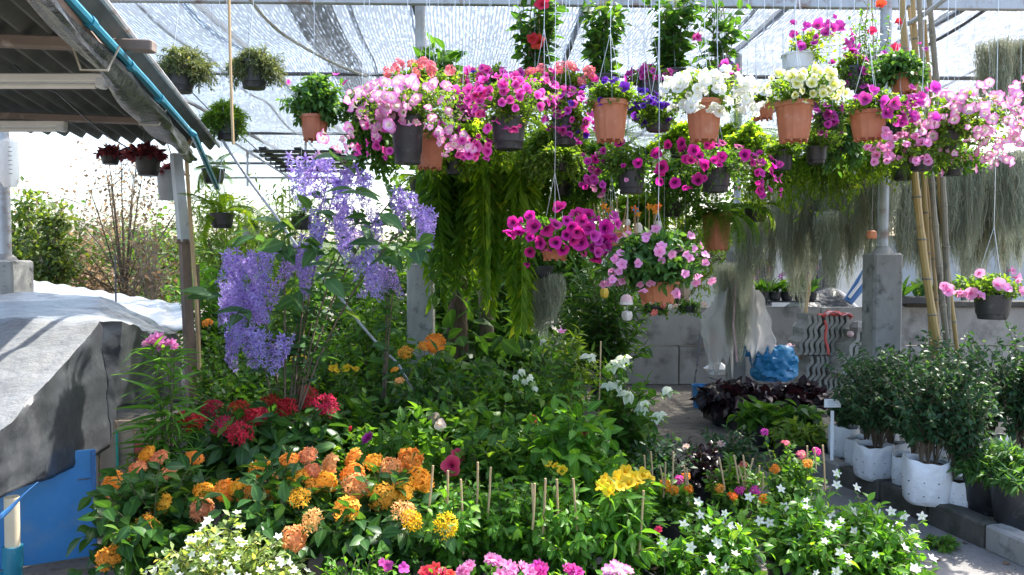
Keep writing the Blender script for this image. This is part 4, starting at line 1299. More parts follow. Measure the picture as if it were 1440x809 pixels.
o = P(1208, 460, 9.0); t = empty('rubble', o, 'broken pale concrete lump on the roof tiles by the pier', 'rubble')
mb = MB(); mb.lathe([(.001, -.06), (.09, -.05), (.115, 0), (.08, .06), (.001, .075)], 9, mod=lambda w, i: 1 + .2 * math.sin(3 * w + i)); mb.build('lump', M['concrete'], t)
o = P(1196, 470, 8.95); t = empty('clay_ball', o, 'round pinkish clay pot bit lying on the roof tiles', 'clay pot')
MB().lathe([(.001, -.035), (.03, -.025), (.042, 0), (.03, .03), (.001, .036)], 14).build('body', M['ceramic_pink'], t, True)
# blue sack
o = P(1088, 527, 8.7); t = empty('blue_sack', o, 'crumpled bright blue sack propped before the wall', 'sack')
g = MB()
def sack(u, v):
    th = 2 * math.pi * u; ph = math.pi * v
    r = .29 * (1 - .16 * abs(math.sin(2.5 * th + 3 * v)) + .1 * abs(math.sin(4 * th - 5 * ph + 1)) * math.sin(ph) + .10 * math.sin(2 * th) - .05 * abs(math.sin(11 * th + 2 * v)))
    x = r * math.sin(ph) * math.cos(th); z = .19 * math.cos(ph) + .13 + .03 * math.sin(th * 4 + 2) * math.sin(ph)
    return (x, .7 * r * math.sin(ph) * math.sin(th), max(z, -.06))
def heap(u, v):
    th = 2 * math.pi * u; ph = math.pi * v
    p = np.array([math.sin(ph) * math.cos(th), math.sin(ph) * math.sin(th), math.cos(ph)])
    k = 1 - .22 * abs(vnoise(p, 2.6, 2)) - .16 * abs(vnoise(p, 5.5, 7)) + .10 * vnoise(p, 1.6, 4)
    return (p[0] * k * .30, p[1] * k * .22, max(p[2] * k * .27 + .1, -.06))
g.grid(heap, 64, 30); g.build('body', M['blue_bag'], t, True)
g = MB(); g.grid(lambda u, v: (-.16 - .16 * v + .02 * math.sin(7 * u), .05 * math.cos(6.28 * u) * (.5 + v), .22 + .07 * v + .06 * math.sin(6.28 * u) * (.4 + v)), 14, 5); thicken(g.build('tied_neck', M['blue_bag'], t, True), .005)
o = P(1092, 487, 8.75); t = empty('pink_cloth', o, 'folded pale pink cloth on top of the blue sack', 'cloth')
mb = MB(); mb.grid(lambda u, v: ((u - .5) * .36, (v - .5) * .16, .02 * math.sin(7 * u) + .018 * math.sin(15 * u + 6 * v)), 18, 6); thicken(mb.build('cloth', M['pink_cloth'], t, True), .02)
# milky plastic bag round the stub post
o = P(1034, 392, 8.75); t = empty('plastic_bag', o, 'torn milky plastic bag hanging over the stub post', 'plastic bag')
for sx, w, L in ((-1, .36, .98), (1, .3, .86)):
    mb = MB()
    def fb(u, v, sx=sx, w=w, L=L):
        x = sx * (.05 + w * u * (.45 + .55 * math.sin(min(1, v * 1.7) * 1.57)))
        x *= 1 + .10 * math.sin(7 * v + 2 * sx) + .05 * math.sin(19 * v)
        return (x, -.18 + .06 * math.sin(9 * u + 3 * v + sx) - .04 * math.sin(4 * v), .02 - L * v * (1 - .10 * math.sin(9 * u + sx) - .07 * math.sin(23 * u + 2 * sx)) - .16 * u * (1 - v) + .02 * math.sin(14 * u))
    mb.grid(fb, 18, 22); thicken(mb.build('flap', M['clear_bag'], t, True), .004)
MB().tube([(-.06, -.24, -.05), (-.09, -.26, -.5), (-.05, -.27, -.9)], .012, 6).build('pink_strip', M['pink_cloth'], t, True)
# wooden handle leaning
cord('plain wooden stick leaning on the wall left of the tile stack', [(1139, 386, 9.7), (1133, 440, 9.6), (1124, 520, 9.5)], .022, 'stake', 'wooden_stick', 'stick')
cord('black hoe handle leaning against the concrete wall', [(985, 470, 9.9), (978, 530, 9.7), (972, 560, 9.6)], .012, 'net_frame', 'tool_handle', 'tool handle')
# dark tarpaulin hump behind and blue plastic roll
o = P(1160, 410, 11.4); t = empty('dark_heap', o, 'dark covered heap behind the roof tiles', 'heap')
mb = MB(); mb.grid(lambda u, v: ((u - .5) * 1.1, (v - .5) * .8, .33 * math.sin(math.pi * u) * math.sin(math.pi * v) + .03 * math.sin(12 * u) - .28), 24, 12); mb.build('cover', M['film'], t, True)
o = P(1208, 405, 9.9); t = empty('blue_roll', o, 'glossy blue plastic roll leaning against the pale pier', 'plastic roll')
MB().tube([(-.14, 0, -.18), (.0, 0, .02), (.1, .02, .22)], [.06, .075, .05], 12).build('roll', M['ceramic_blue'], t, True)
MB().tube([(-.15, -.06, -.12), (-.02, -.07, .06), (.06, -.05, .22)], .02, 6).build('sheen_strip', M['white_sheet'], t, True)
# buckets
for lab, px, py, Y, r, h, mt in (('small blue bucket at the foot of the rear wall', 985, 566, 8.9, .10, .26, 'blue_board'), ('pale grey bucket beside the dark leaved bed', 1012, 598, 7.9, .085, .22, 'grey_plastic')):
    o = P(px, py, Y); t = empty('bucket', (o[0], o[1], 0), lab, 'bucket')
    MB().lathe([(.001, .005), (r * .8, .0), (r * .96, h * .94), (r * 1.04, h * .95), (r * 1.04, h), (r * .93, h), (r * .76, .02), (.001, .02)], 20).build('body', M[mt], t, True)
    MB().tube([(-r, 0, h * .95), (-r * .6, -.02, h * .6 + .02), (0, -r * 1.1, h * .5), (r * .6, -.02 - r * .4, h * .62), (r, 0, h * .95)], .004, 5).build('handle', M['wire'], t, True)
# plastic litter against the wall
o = P(1008, 520, 9.3); t = empty('white_packet', o, 'crumpled white packet lying above the dark leaved bed', 'packet')
mb = MB(); mb.lathe([(.001, -.05), (.11, -.05), (.14, .02), (.07, .08), (.001, .085)], 12, mod=lambda w, i: 1 + .22 * math.sin(3 * w + 2 * i)); mb.build('body', M['white_sheet'], t)
o = P(1008, 482, 9.4); t = empty('red_packet', o, 'red and white packet hanging by the stub post', 'packet')
MB().box((0, 0, 0), (.16, .04, .12), rotm('Y', .2), .01).build('body', M['red_cloth'], t); MB().box((.01, -.026, -.02), (.1, .01, .045), rotm('Y', .2)).build('patch', M['white_sheet'], t)
# clay cap
o = P(1226, 331, 6.6); t = empty('clay_pot', o, 'small orange clay cap hanging in front of the grey moss', 'clay pot')
MB().lathe([(.026, -.03), (.036, -.028), (.042, .0), (.036, .032), (.02, .04), (.001, .041)], 14).build('cup', M['orange_clay'], t, True)
MB().tube([(0, 0, .04), (.004, 0, .8), (0, 0, RAILZ - o[2])], .0018, 4).build('hanger', M['wire'], t, True)
# label sign in a grow bag
o = P(1170, 622, 5.55); t = empty('plant_sign', o, 'white T shaped plant sign stuck in the farthest white bag', 'sign')
h = P(1170, 572, 5.55)[2] - o[2]
MB().box((0, 0, h / 2 - .08), (.024, .006, h + .1), None, .002).build('stalk', M['sign_white'], t)
b = MB(); b.box((0, -.002, h + .025), (.12, .008, .062), None, .004); b.build('plate', M['sign_white'], t)
for z, L, x in ((.042, .06, -.008), (.028, .075, 0), (.012, .05, -.012)):
    MB().box((x, -.0075, h + z), (L, .002, .004)).build('lettering', M['sign_ink'], t)
MB().box((.052, -.0075, h + .04), (.016, .002, .014)).build('mark', M['net_frame'], t)

# ================================================================== TREES AND BACKDROP
tree('leafy green tree behind the left concrete pier', 44, 13, 400, 265, 105, limbs=22, n=5200, leaf=('small', .13), bark='pale_bark', crown_lo=.25)
tree('small pale green tree with two light trunks left of the reddish tree', 74, 12, 400, 300, 70, 'l_far', n=2200, leaf=('small', .11), bark='pale_bark', trunk_r=.06, group='background trees')
tree('tall sparse reddish tree against the white sky', 172, 14, 400, 222, 250, 'l_dry', n=2000, leaf=('small', .09), bark='bark', sparse=True, trunk_r=.06, limbs=22, crown_lo=.2)
tree('low rusty brown bush tree behind the white roof', 118, 17, 400, 318, 110, 'l_dry', n=2600, leaf=('small', .13), trunk_r=.06, crown_lo=.05)
tree('bare grey branching sapling just left of the shed post', 212, 13, 400, 318, 95, 'l_dry', n=420, leaf=('small', .08), sparse=True, bark='pale_bark', trunk_r=.04, limbs=20)
tree('distant round green tree just right of the reddish tree', 228, 24, 400, 336, 130, 'l_far', n=4200, leaf=('small', .2), crown_lo=.05)
tree('distant green thicket right of the shed post', 340, 20, 400, 330, 150, 'l_far', n=4600, leaf=('small', .18), crown_lo=.03)
tree('dark hedge tree at the foot of the reddish tree', 150, 19, 400, 352, 190, 'l_deep', n=4600, leaf=('small', .17), crown_lo=.03)
tree('yellow green feathery tree behind the fern frond at the left', 318, 12, 400, 236, 110, 'l_lime', n=1900, leaf=('smalln', .15), sparse=True, trunk_r=.04, limbs=18)
tree('pale green slender tree behind the wreath vine', 405, 13, 400, 262, 130, 'l_lime', n=2200, leaf=('smalln', .14), sparse=True, trunk_r=.04, limbs=18)
tree('dense dark tree closing the view behind the pendant ferns', 660, 13, 400, 190, 190, 'l_deep', n=5200, leaf=('small', .16), crown_lo=.03)
tree('broad green tree behind the middle magenta petunias', 800, 14, 400, 210, 200, 'l_hib', n=5200, leaf=('small', .16), crown_lo=.03)
tree('yellow green tree showing under the right black petunia pots', 960, 14, 400, 215, 170, 'l_lime', n=3300, leaf=('smalln', .16), crown_lo=.08)
tree('dark green tree behind the curtains of grey moss', 1110, 18, 400, 215, 200, 'l_deep', n=3600, leaf=('small', .18), crown_lo=.3)

# big shade plants in the middle distance
def bd(label, px, ytop, Y, w, leaf, **k): return bush(label, px, ytop, Y, w, 'foliage plant', 'foliage_plant', leaf=leaf, **{**dict(S=40, L=14, n_ind=50, pot=('black', .17, .3), lowest=.2), **k})
bd('tall slender leaved shrub behind the left wreath flowers', 400, 330, 7.6, 150, ('lance', .15, 'l_hib'))
bd('dark bushy plant beneath the purple racemes', 340, 470, 6.4, 150, ('ovate', .08, 'l_deep'), S=46)
bd('dim leafy shrub between the wreath vine and the mossy pier', 520, 400, 7.0, 160, ('lance', .14, 'l_hib'), S=50)
bd('big leaved dark plant just right of the mossy pier', 660, 395, 7.8, 120, ('broad', .34, 'l_deep'), S=16, L=4, n_ind=64, droop=.5)
bd('arching broad leaved plant before the shaggy trunk', 648, 432, 6.7, 90, ('broad', .26, 'l_hib'), S=16, L=5, n_ind=70, droop=.5)
bd('glossy broad leaved plant below the pendant ferns', 715, 420, 8.2, 110, ('broad', .24, 'l_deep'), S=20, L=5, n_ind=70, droop=.5)
bd('bright green clump behind the white bract shrub', 800, 450, 7.6, 100, ('lance', .13, 'l_lime'), S=30)
basket('lime green strap leaved pot behind the orange plastic flowers', 905, 318, 338, 30, 7.6, 'black', (862, 262, 950, 320), [], ('lance', .16, 'l_lime'), 40, 6, group='small planters by the wall', n_ind=60)
bd('dark plant under the grey moss beard in the middle', 770, 455, 7.0, 110, ('ovate', .09, 'l_deep'))
bd('tall dark shrub behind the middle hanging baskets', 850, 330, 9.0, 150, ('lance', .17, 'l_deep'), S=60)
bd('leafy green shrub deep in the shade at the centre', 700, 300, 9.4, 180, ('lance', .2, 'l_hib'), S=60)
bd('dim shrub filling the gap right of the mossy pier', 610, 330, 9.0, 150, ('lance', .2, 'l_hib'), S=54)
bd('shaggy green shrub below the thin guy wire', 450, 470, 6.3, 150, ('ovate', .07, 'l_hib'), S=50)

# ================================================================== SPANISH MOSS AND PENDANT FERNS
G_M = 'curtains of grey Spanish moss'
for lab, px, y0, y1, Y, w, n in (
    ('grey moss beard under the lower magenta petunia pot', 752, 388, 482, 6.6, 62, 1500),
    ('dark grey moss curtain left of the wooden stick', 1098, 262, 405, 8.0, 62, 1500),
    ('moss curtain hanging just right of the fern pots', 1060, 300, 440, 8.2, 48, 1000),
    ('long moss curtain behind the cream petunia pot', 1150, 232, 392, 7.8, 70, 1900),
    ('narrow moss beard reaching low between stick and pier', 1160, 300, 420, 7.4, 30, 700),
    ('moss curtain above the orange clay cap', 1200, 226, 405, 7.5, 60, 1700),
    ('moss curtain clinging beside the right steel pipe', 1228, 236, 395, 7.15, 44, 1200),
    ('moss curtain between the right pipe and the bamboo', 1275, 222, 420, 7.4, 56, 1700),
    ('moss curtain just right of the bamboo poles', 1345, 222, 405, 7.2, 56, 1700),
    ('broad moss curtain under the pale pink petunias', 1388, 235, 395, 7.5, 66, 2000),
    ('long moss curtain at the right photo edge', 1432, 215, 375, 7.0, 56, 1700),
    ('short moss beard on the hanging stub post line', 1032, 372, 520, 8.6, 34, 900),
    ('thin moss beard over the pot of ferns at the rear', 1125, 330, 440, 8.8, 40, 700),
    ('pale moss curtain between bamboo and right photo edge', 1366, 240, 410, 7.8, 60, 1900),
    ('second pale moss curtain near the right photo edge', 1410, 238, 385, 7.9, 60, 1900),
    ('grey moss curtain behind the sword fern of the cream pot', 1125, 250, 395, 8.3, 64, 1600),
    ('grey moss curtain just left of the right steel pipe', 1178, 240, 400, 8.1, 56, 1600),
    ('grey moss curtain behind the bamboo feet', 1305, 235, 410, 7.9, 60, 1600),
    ('upper moss bundle by the net curtain at the top right', 1418, 60, 190, 7.6, 66, 1700)):  # the last, upper one stands in for a bundled net, built from moss strands
    moss(lab, px, y0, y1, Y, w, n, group=G_M)

G_T = 'pendant tassel ferns'
for lab, px, y0, y1, Y, w, n, mt in (
    ('dark tassel fern right behind the steel pipe', 622, 205, 420, 6.7, 66, 22, 'l_deepfern'),
    ('long yellow green tassel fern in the middle of the row', 688, 205, 440, 6.6, 56, 20, 'l_fern'),
    ('longest bright tassel fern above the grey moss beard', 728, 215, 462, 6.5, 50, 18, 'l_fern'),
    ('tassel fern hanging just left of the magenta petunias', 664, 190, 400, 7.0, 50, 18, 'l_deepfern'),
    ('upper tassel fern beneath the second black petunia pot', 760, 200, 350, 6.9, 66, 22, 'l_fern'),
    ('short tassel fern beside the thin wires', 805, 205, 340, 7.2, 60, 18, 'l_fern')):
    tassel_fern(lab, px, y0, y1, Y, w, n, mt, group=G_T)

tb = ('black', .10, .13)
for lab, px, py, Y, sz, n, mt, pot in (
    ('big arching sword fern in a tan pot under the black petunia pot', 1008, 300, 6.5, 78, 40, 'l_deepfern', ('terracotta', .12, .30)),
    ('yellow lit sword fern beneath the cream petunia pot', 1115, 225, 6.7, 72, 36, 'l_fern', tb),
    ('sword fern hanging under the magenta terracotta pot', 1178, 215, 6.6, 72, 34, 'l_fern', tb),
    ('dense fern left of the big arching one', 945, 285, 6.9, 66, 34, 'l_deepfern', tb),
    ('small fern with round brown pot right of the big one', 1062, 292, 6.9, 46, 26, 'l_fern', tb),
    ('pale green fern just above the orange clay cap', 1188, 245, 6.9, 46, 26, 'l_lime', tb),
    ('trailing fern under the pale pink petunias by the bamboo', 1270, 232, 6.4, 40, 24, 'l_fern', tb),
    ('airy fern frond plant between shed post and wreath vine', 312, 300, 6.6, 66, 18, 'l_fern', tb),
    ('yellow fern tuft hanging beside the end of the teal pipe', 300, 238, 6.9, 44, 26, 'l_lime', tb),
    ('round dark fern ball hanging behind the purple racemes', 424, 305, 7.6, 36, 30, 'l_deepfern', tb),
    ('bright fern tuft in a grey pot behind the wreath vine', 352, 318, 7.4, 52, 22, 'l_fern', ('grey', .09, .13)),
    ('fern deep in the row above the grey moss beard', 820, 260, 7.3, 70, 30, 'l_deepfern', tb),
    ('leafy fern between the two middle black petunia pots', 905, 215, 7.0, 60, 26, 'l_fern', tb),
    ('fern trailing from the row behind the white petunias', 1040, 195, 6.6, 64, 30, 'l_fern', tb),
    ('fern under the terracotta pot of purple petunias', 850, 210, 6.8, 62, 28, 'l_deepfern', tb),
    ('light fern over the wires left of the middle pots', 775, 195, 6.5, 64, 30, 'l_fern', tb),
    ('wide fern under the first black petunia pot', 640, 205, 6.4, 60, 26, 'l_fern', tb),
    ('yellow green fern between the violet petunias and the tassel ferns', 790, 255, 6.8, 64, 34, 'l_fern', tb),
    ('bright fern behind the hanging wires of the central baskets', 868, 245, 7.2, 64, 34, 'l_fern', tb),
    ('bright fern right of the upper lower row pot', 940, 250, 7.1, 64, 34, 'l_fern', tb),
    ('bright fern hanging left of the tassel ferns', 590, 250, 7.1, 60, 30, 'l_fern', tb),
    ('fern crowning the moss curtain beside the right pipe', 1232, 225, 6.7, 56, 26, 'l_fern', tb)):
    fern(lab, px, py, Y, sz, n, mt, pot=pot, group='hanging ferns')

# fine leaved pots high at the upper left
G_F = 'grey green fine leaved pots under the net'
for lab, px, yt, yb, w, Y, cr, mt in (
    ('fine leaved trailing plant in a black pot, nearest the shed roof', 252, 95, 130, 44, 6.0, (212, 64, 312, 124), 'l_olive'),
    ('fine leaved trailing plant in a black pot right of the bamboo pole', 357, 88, 125, 40, 6.0, (314, 66, 412, 120), 'l_olive'),
    ('dark fine leaved plant, lowest of the three by the shed roof', 320, 160, 198, 34, 6.4, (272, 141, 356, 196), 'l_deepfern')):
    basket(lab, px, yt, yb, w, Y, 'black', cr, [], ('smalln', .042, mt), 110, 24, group=G_F, trail=.9)

# ================================================================== HANGING BASKETS
GP = 'petunia pots hanging in the front row'
PT = ('small', .038, 'l_petunia')
basket('terracotta pot of bushy impatiens with a few pink blooms, leftmost of the row', 442, 163, 196, 40, 5.3, 'terracotta', (394, 106, 500, 176), [('impatiens', 'p_hotpink', [(411, 119), (473, 105), (487, 118)], .028)], ('ovate', .055, 'l_imp'), 60, 11, group=GP, n_ind=90)
basket('black pot overflowing with pale pink petunias beside the steel pipe', 573, 163, 231, 46, 4.9, 'black', (494, 112, 668, 182),
       [('petunia', 'p_palepink', 80, 0.039), ('petunia', 'p_palepink', 31, 0.038, (490, 130, 560, 190)), ('petunia', 'p_hotpink', 18, 0.035, (495, 175, 555, 230)), ('petunia', 'p_palepink', 15, 0.037, (610, 180, 668, 225)), ('petunia', 'p_palepink', 10, 0.037, (455, 180, 500, 225))], PT, 70, 12, group=GP, depth=.3)
basket('terracotta pot half hidden behind the black pot of pale pink petunias', 604, 190, 236, 44, 5.35, 'terracotta', (560, 168, 650, 204), [('petunia', 'p_hotpink', 12, 0.035)], PT, 26, group=GP)
basket('black pot of hot pink petunias, second black pot in the front row', 715, 165, 211, 49, 4.9, 'black', (650, 106, 792, 188),
       [('petunia', 'p_hotpink', 68, 0.036), ('petunia', 'p_hotpink', 21, 0.036, (640, 185, 690, 225)), ('petunia', 'p_palepink', 12, 0.036, (620, 190, 660, 222))], PT, 64, 12, group=GP, depth=.28)
basket('violet and pink trailing petunias left of the purple terracotta pot', 795, 165, 205, 38, 5.3, 'black', (766, 122, 838, 205), [('petunia', 'p_violetpink', 24, 0.035), ('petunia', 'p_purple', 6, 0.030), ('petunia', 'p_hotpink', 21, 0.035)], PT, 40, 11, group=GP)
basket('terracotta pot with deep purple petunias on top', 858, 143, 197, 51, 4.9, 'terracotta', (812, 112, 902, 156), [('petunia', 'p_purple', [(848, 118), (856, 122), (874, 130), (845, 122), (863, 117)], .034), ('petunia', 'p_purple', 4, 0.025)], PT, 50, 11, group=GP)
basket('small black pot of drooping dark purple petunias between two terracotta pots', 925, 175, 186, 36, 5.1, 'black', (888, 138, 955, 182), [('petunia', 'p_purple', 18, 0.029)], PT, 36, 11, group=GP)
basket('terracotta pot heaped with pure white petunias', 990, 142, 197, 50, 4.9, 'terracotta', (926, 98, 1068, 162),
       [('petunia', 'p_white', 80, 0.039), ('petunia', 'p_white', 12, 0.038, (955, 145, 970, 165)), ('petunia', 'p_white', 12, 0.038, (1030, 140, 1068, 175))], PT, 46, 10, group=GP, depth=.25)
basket('small terracotta pot peeping out between white and cream petunias', 1073, 146, 166, 34, 5.3, 'terracotta', (1046, 120, 1096, 152), [('petunia', 'p_white', 6, 0.035)], PT, 22, group=GP)
basket('terracotta pot of cream petunias with yellow throats', 1117, 144, 197, 52, 4.9, 'terracotta', (1066, 100, 1190, 154),
       [('petunia', 'p_cream', [(1098, 118), (1103, 128), (1122, 129), (1152, 115), (1168, 134), (1140, 141), (1153, 129), (1178, 136), (1132, 108), (1090, 106)], .04), ('petunia', 'p_cream', 43, 0.032)], PT, 52, 11, group=GP, depth=.24)
basket('terracotta pot of violet magenta petunias right of the cream ones', 1221, 157, 195, 50, 4.9, 'terracotta', (1172, 128, 1290, 172),
       [('petunia', 'p_violetpink', [(1216, 132), (1222, 152), (1237, 153), (1232, 165), (1257, 152), (1190, 142), (1282, 165), (1276, 148), (1200, 147)], .046), ('petunia', 'p_violetpink', 21, 0.037, (1260, 125, 1300, 175))], PT, 50, 11, group=GP)
basket('black pot of masses of pale pink petunias at the right end of the row', 1330, 186, 210, 36, 5.0, 'black', (1266, 128, 1436, 222),
       [('petunia', 'p_palepink', 93, 0.039), ('petunia', 'p_palepink', 27, 0.039, (1390, 170, 1440, 232)), ('petunia', 'p_palepink', 18, 0.038, (1335, 122, 1420, 150))], PT, 84, 12, group=GP, depth=.3)
basket('lower black pot of pink petunias just above the bamboo', 1296, 214, 241, 36, 5.0, 'black', (1216, 186, 1380, 240), [('petunia', 'p_pink', 40, 0.034, (1218, 188, 1280, 234)), ('petunia', 'p_palepink', 18, 0.034, (1320, 200, 1400, 244))], PT, 56, 12, group=GP, depth=.26)
basket('white pot with tall violet magenta petunias behind the cream ones', 1122, 77, 104, 45, 5.6, 'white', (1104, 36, 1206, 98),
       [('petunia', 'p_violetpink', [(1112, 52), (1142, 40), (1157, 40), (1173, 45), (1180, 35), (1188, 55), (1147, 57), (1131, 70), (1176, 70), (1113, 33), (1201, 80), (1172, 24), (1133, 36), (1160, 48), (1117, 73)], .042), ('petunia', 'p_violetpink', 12, 0.034)], ('small', .035, 'l_fern'), 34, 9, group='pots on the upper rear row')
basket('black pot trailing dark magenta petunias beside the bamboo top', 1200, 95, 125, 30, 5.5, 'black', (1166, 70, 1222, 130), [('petunia', 'p_violetpink', 15, 0.034)], PT, 26, group='pots on the upper rear row')
basket('terracotta pot of leafy violas hanging before the bamboo', 1272, 106, 130, 42, 5.4, 'terracotta', (1206, 72, 1310, 124), [('impatiens', 'p_violetpink', [(1278, 72), (1290, 62), (1298, 70), (1232, 80)], .026)], ('ovate', .05, 'l_imp'), 60, 11, group='pots on the upper rear row', n_ind=70)
basket('dark red leaved plant in a black pot under the shed roof', 208, 222, 248, 34, 6.3, 'black', (172, 204, 232, 226), [], ('ovate', .06, 'l_burgundy'), 34, 10, group='pots under the shed roof', ztop=2.6)
basket('small maroon plant in a black pot under the corrugated edge', 155, 214, 232, 26, 6.45, 'black', (136, 208, 176, 222), [], ('ovate', .05, 'l_burgundy'), 20, 8, group='pots under the shed roof', ztop=2.6)
basket('grey pot hanging close behind the shed post', 236, 240, 282, 30, 6.75, 'grey', (222, 232, 262, 248), [], ('ovate', .05, 'l_burgundy'), 14, 7, group='pots under the shed roof', ztop=2.6)
basket('coral pink geraniums in the row behind the pale petunias', 600, 122, 150, 44, 5.5, 'black', (540, 92, 660, 130), [('umbel', 'p_coral', [(562, 97), (580, 92), (610, 104), (636, 108), (549, 108), (598, 96), (612, 110)], .05), ('umbel', 'p_coral', 6, .045)], ('broad', .045, 'l_petunia'), 44, 9, group='geraniums of the second row', hang=True)
basket('red pink geraniums behind the purple terracotta pot', 800, 124, 150, 40, 5.5, 'black', (730, 96, 842, 132), [('umbel', 'p_coral', [(786, 104), (801, 100), (826, 108), (815, 122), (745, 108), (760, 104)], .046), ('petunia', 'p_hotpink', 12, 0.034)], ('broad', .045, 'l_petunia'), 40, 9, group='geraniums of the second row')
basket('pink petunias in the rear row behind the second black pot', 690, 120, 148, 42, 5.6, 'black', (640, 94, 736, 128), [('petunia', 'p_hotpink', 24, 0.035), ('petunia', 'p_purple', [(667, 109)], .03)], PT, 36, group='rear row of petunias')
basket('violet pink petunias in the rear row left of the white ones', 915, 112, 140, 40, 5.6, 'black', (882, 92, 952, 124), [('petunia', 'p_violetpink', 21, 0.035), ('petunia', 'p_hotpink', 7, 0.034)], PT, 30, group='rear row of petunias')
basket('pink petunias and dark violet ones right behind the white heap', 1005, 102, 130, 44, 5.6, 'black', (966, 90, 1040, 112), [('petunia', 'p_hotpink', 9, 0.035), ('petunia', 'p_purple', 4, 0.029)], PT, 30, group='rear row of petunias')

GL = 'baskets hanging in the lower row'
basket('black pot with few magenta petunias, upper left of the lower row', 888, 236, 273, 40, 5.5, 'black', (815, 200, 930, 268), [('petunia', 'p_magenta', [(891, 234), (868, 205), (870, 238), (833, 228), (822, 262)], .044), ('petunia', 'p_violetpink', 18, 0.034, (815, 215, 850, 272)), ('petunia', 'p_pink', [(876, 257), (845, 275), (834, 265), (1000, 265)][:3], .036)], ('small', .035, 'l_hib'), 56, 12, group=GL)
basket('black pot ringed by deep magenta petunias above the arching fern', 1007, 235, 271, 42, 5.4, 'black', (922, 200, 1086, 270),
       [('petunia', 'p_magenta', [(921, 217), (938, 205), (966, 218), (977, 240), (957, 202), (1006, 207), (1032, 225), (1042, 235), (1052, 248), (1078, 245), (1068, 268), (972, 258), (926, 238), (928, 256), (1000, 228), (986, 208), (945, 258), (960, 232)], .046), ('petunia', 'p_magenta', 24, 0.035), ('petunia', 'p_violetpink', 18, 0.035, (1050, 220, 1086, 278))], ('small', .035, 'l_hib'), 50, 12, group=GL)
basket('terracotta pot ringed by large magenta petunias, lowest at the centre', 780, 340, 364, 43, 4.8, 'terracotta', (708, 298, 858, 358),
       [('petunia', 'p_magenta', [(722, 313), (742, 308), (750, 320), (733, 326), (767, 325), (779, 318), (786, 291), (815, 313), (823, 323), (813, 330), (815, 343), (813, 343), (757, 343), (745, 354), (779, 343), (850, 340), (840, 356), (744, 336), (728, 327), (812, 300), (826, 304), (848, 322), (718, 330), (741, 372), (836, 365)], .053), ('petunia', 'p_magenta', 21, 0.042), ('petunia', 'p_violetpink', 18, 0.037, (825, 300, 865, 365))], ('small', .04, 'l_hib'), 56, 11, group=GL, depth=.24)
basket('large round basket of pink impatiens at the centre', 925, 396, 424, 62, 4.7, 'terracotta', (846, 322, 992, 410),
       [('impatiens', 'p_pink', [(859, 365), (866, 356), (880, 330), (902, 331), (920, 322), (918, 348), (887, 371), (952, 385), (975, 388), (985, 370), (870, 393), (848, 400), (893, 399), (915, 356), (965, 350), (981, 346), (985, 358), (952, 358), (900, 337), (868, 372), (856, 398), (978, 398), (908, 396), (945, 412)], .034), ('impatiens', 'p_pink', 20, .032, (846, 330, 995, 408))], ('ovate', .06, 'l_imp'), 110, 12, group=GL, n_ind=220, depth=.30)
basket('black pot of pink petunias hanging low at the right photo edge', 1396, 414, 450, 49, 4.9, 'black', (1330, 382, 1446, 422),
       [('petunia', 'p_pink', [(1369, 384), (1378, 399), (1390, 404), (1408, 394), (1412, 390), (1332, 408), (1350, 412), (1341, 412), (1362, 414), (1421, 380), (1413, 408), (1439, 410), (1325, 402)], .046)], PT, 44, 11, group=GL)
basket('half hidden black pot of greenery left under the cream petunias', 1100, 212, 240, 30, 5.6, 'black', (1070, 192, 1135, 222), [], ('small', .04, 'l_petunia'), 34, 10, group=GL)
basket('half hidden black pot of greenery right under the cream petunias', 1148, 207, 231, 30, 5.6, 'black', (1124, 176, 1190, 212), [('petunia', 'p_violetpink', [(1146, 190), (1150, 195), (1143, 165), (1148, 176)], .042)], ('small', .04, 'l_petunia'), 34, 10, group=GL)
basket('small planter of orange and white blooms below the impatiens', 920, 430, 440, 30, 7.6, 'black', (900, 420, 948, 446), [('umbel', 'p_coral', 4, .04), ('umbel', 'p_white', 3, .035)], ('small', .04, 'l_hib'), 26, group='small planters by the wall', ztop=3.9)
basket('small leafy planter right of the orange one below the impatiens', 968, 430, 440, 30, 7.6, 'black', (950, 420, 992, 446), [('umbel', 'p_palerose', 3, .035)], ('small', .04, 'l_hib'), 26, group='small planters by the wall', ztop=3.9)
basket('rear black pots row planter above the grey moss beard', 750, 374, 390, 60, 6.6, 'black', (722, 352, 780, 384), [], ('lance', .1, 'l_deep'), 24, 7, group='small planters by the wall')

for lab, px, yt, yb, w, cr, mt, n in (
    ('pink petunias closing the gap left of the purple terracotta pot', 765, 128, 150, 36, (722, 112, 812, 160), 'p_hotpink', 26),
    ('magenta petunias trailing low between the two black front pots', 652, 150, 172, 36, (622, 120, 690, 170), 'p_hotpink', 24),
    ('pale pink petunias spilling left towards the impatiens pot', 512, 150, 172, 36, (478, 122, 545, 186), 'p_palepink', 24),
    ('purple petunias trailing behind purple pot and white heap', 905, 150, 172, 34, (878, 128, 932, 170), 'p_purple', 12),
    ('violet pink petunias trailing behind the cream pot', 1165, 160, 182, 34, (1140, 138, 1186, 196), 'p_violetpink', 14),
    ('pink petunias between the violet pot and the pale pink mass', 1262, 172, 194, 34, (1240, 146, 1300, 196), 'p_pink', 22)):
    basket(lab, px, yt, yb, w, 5.35, 'black', cr, [('petunia', mt, n, .037)], PT, 40, 12, group='rear row of petunias')
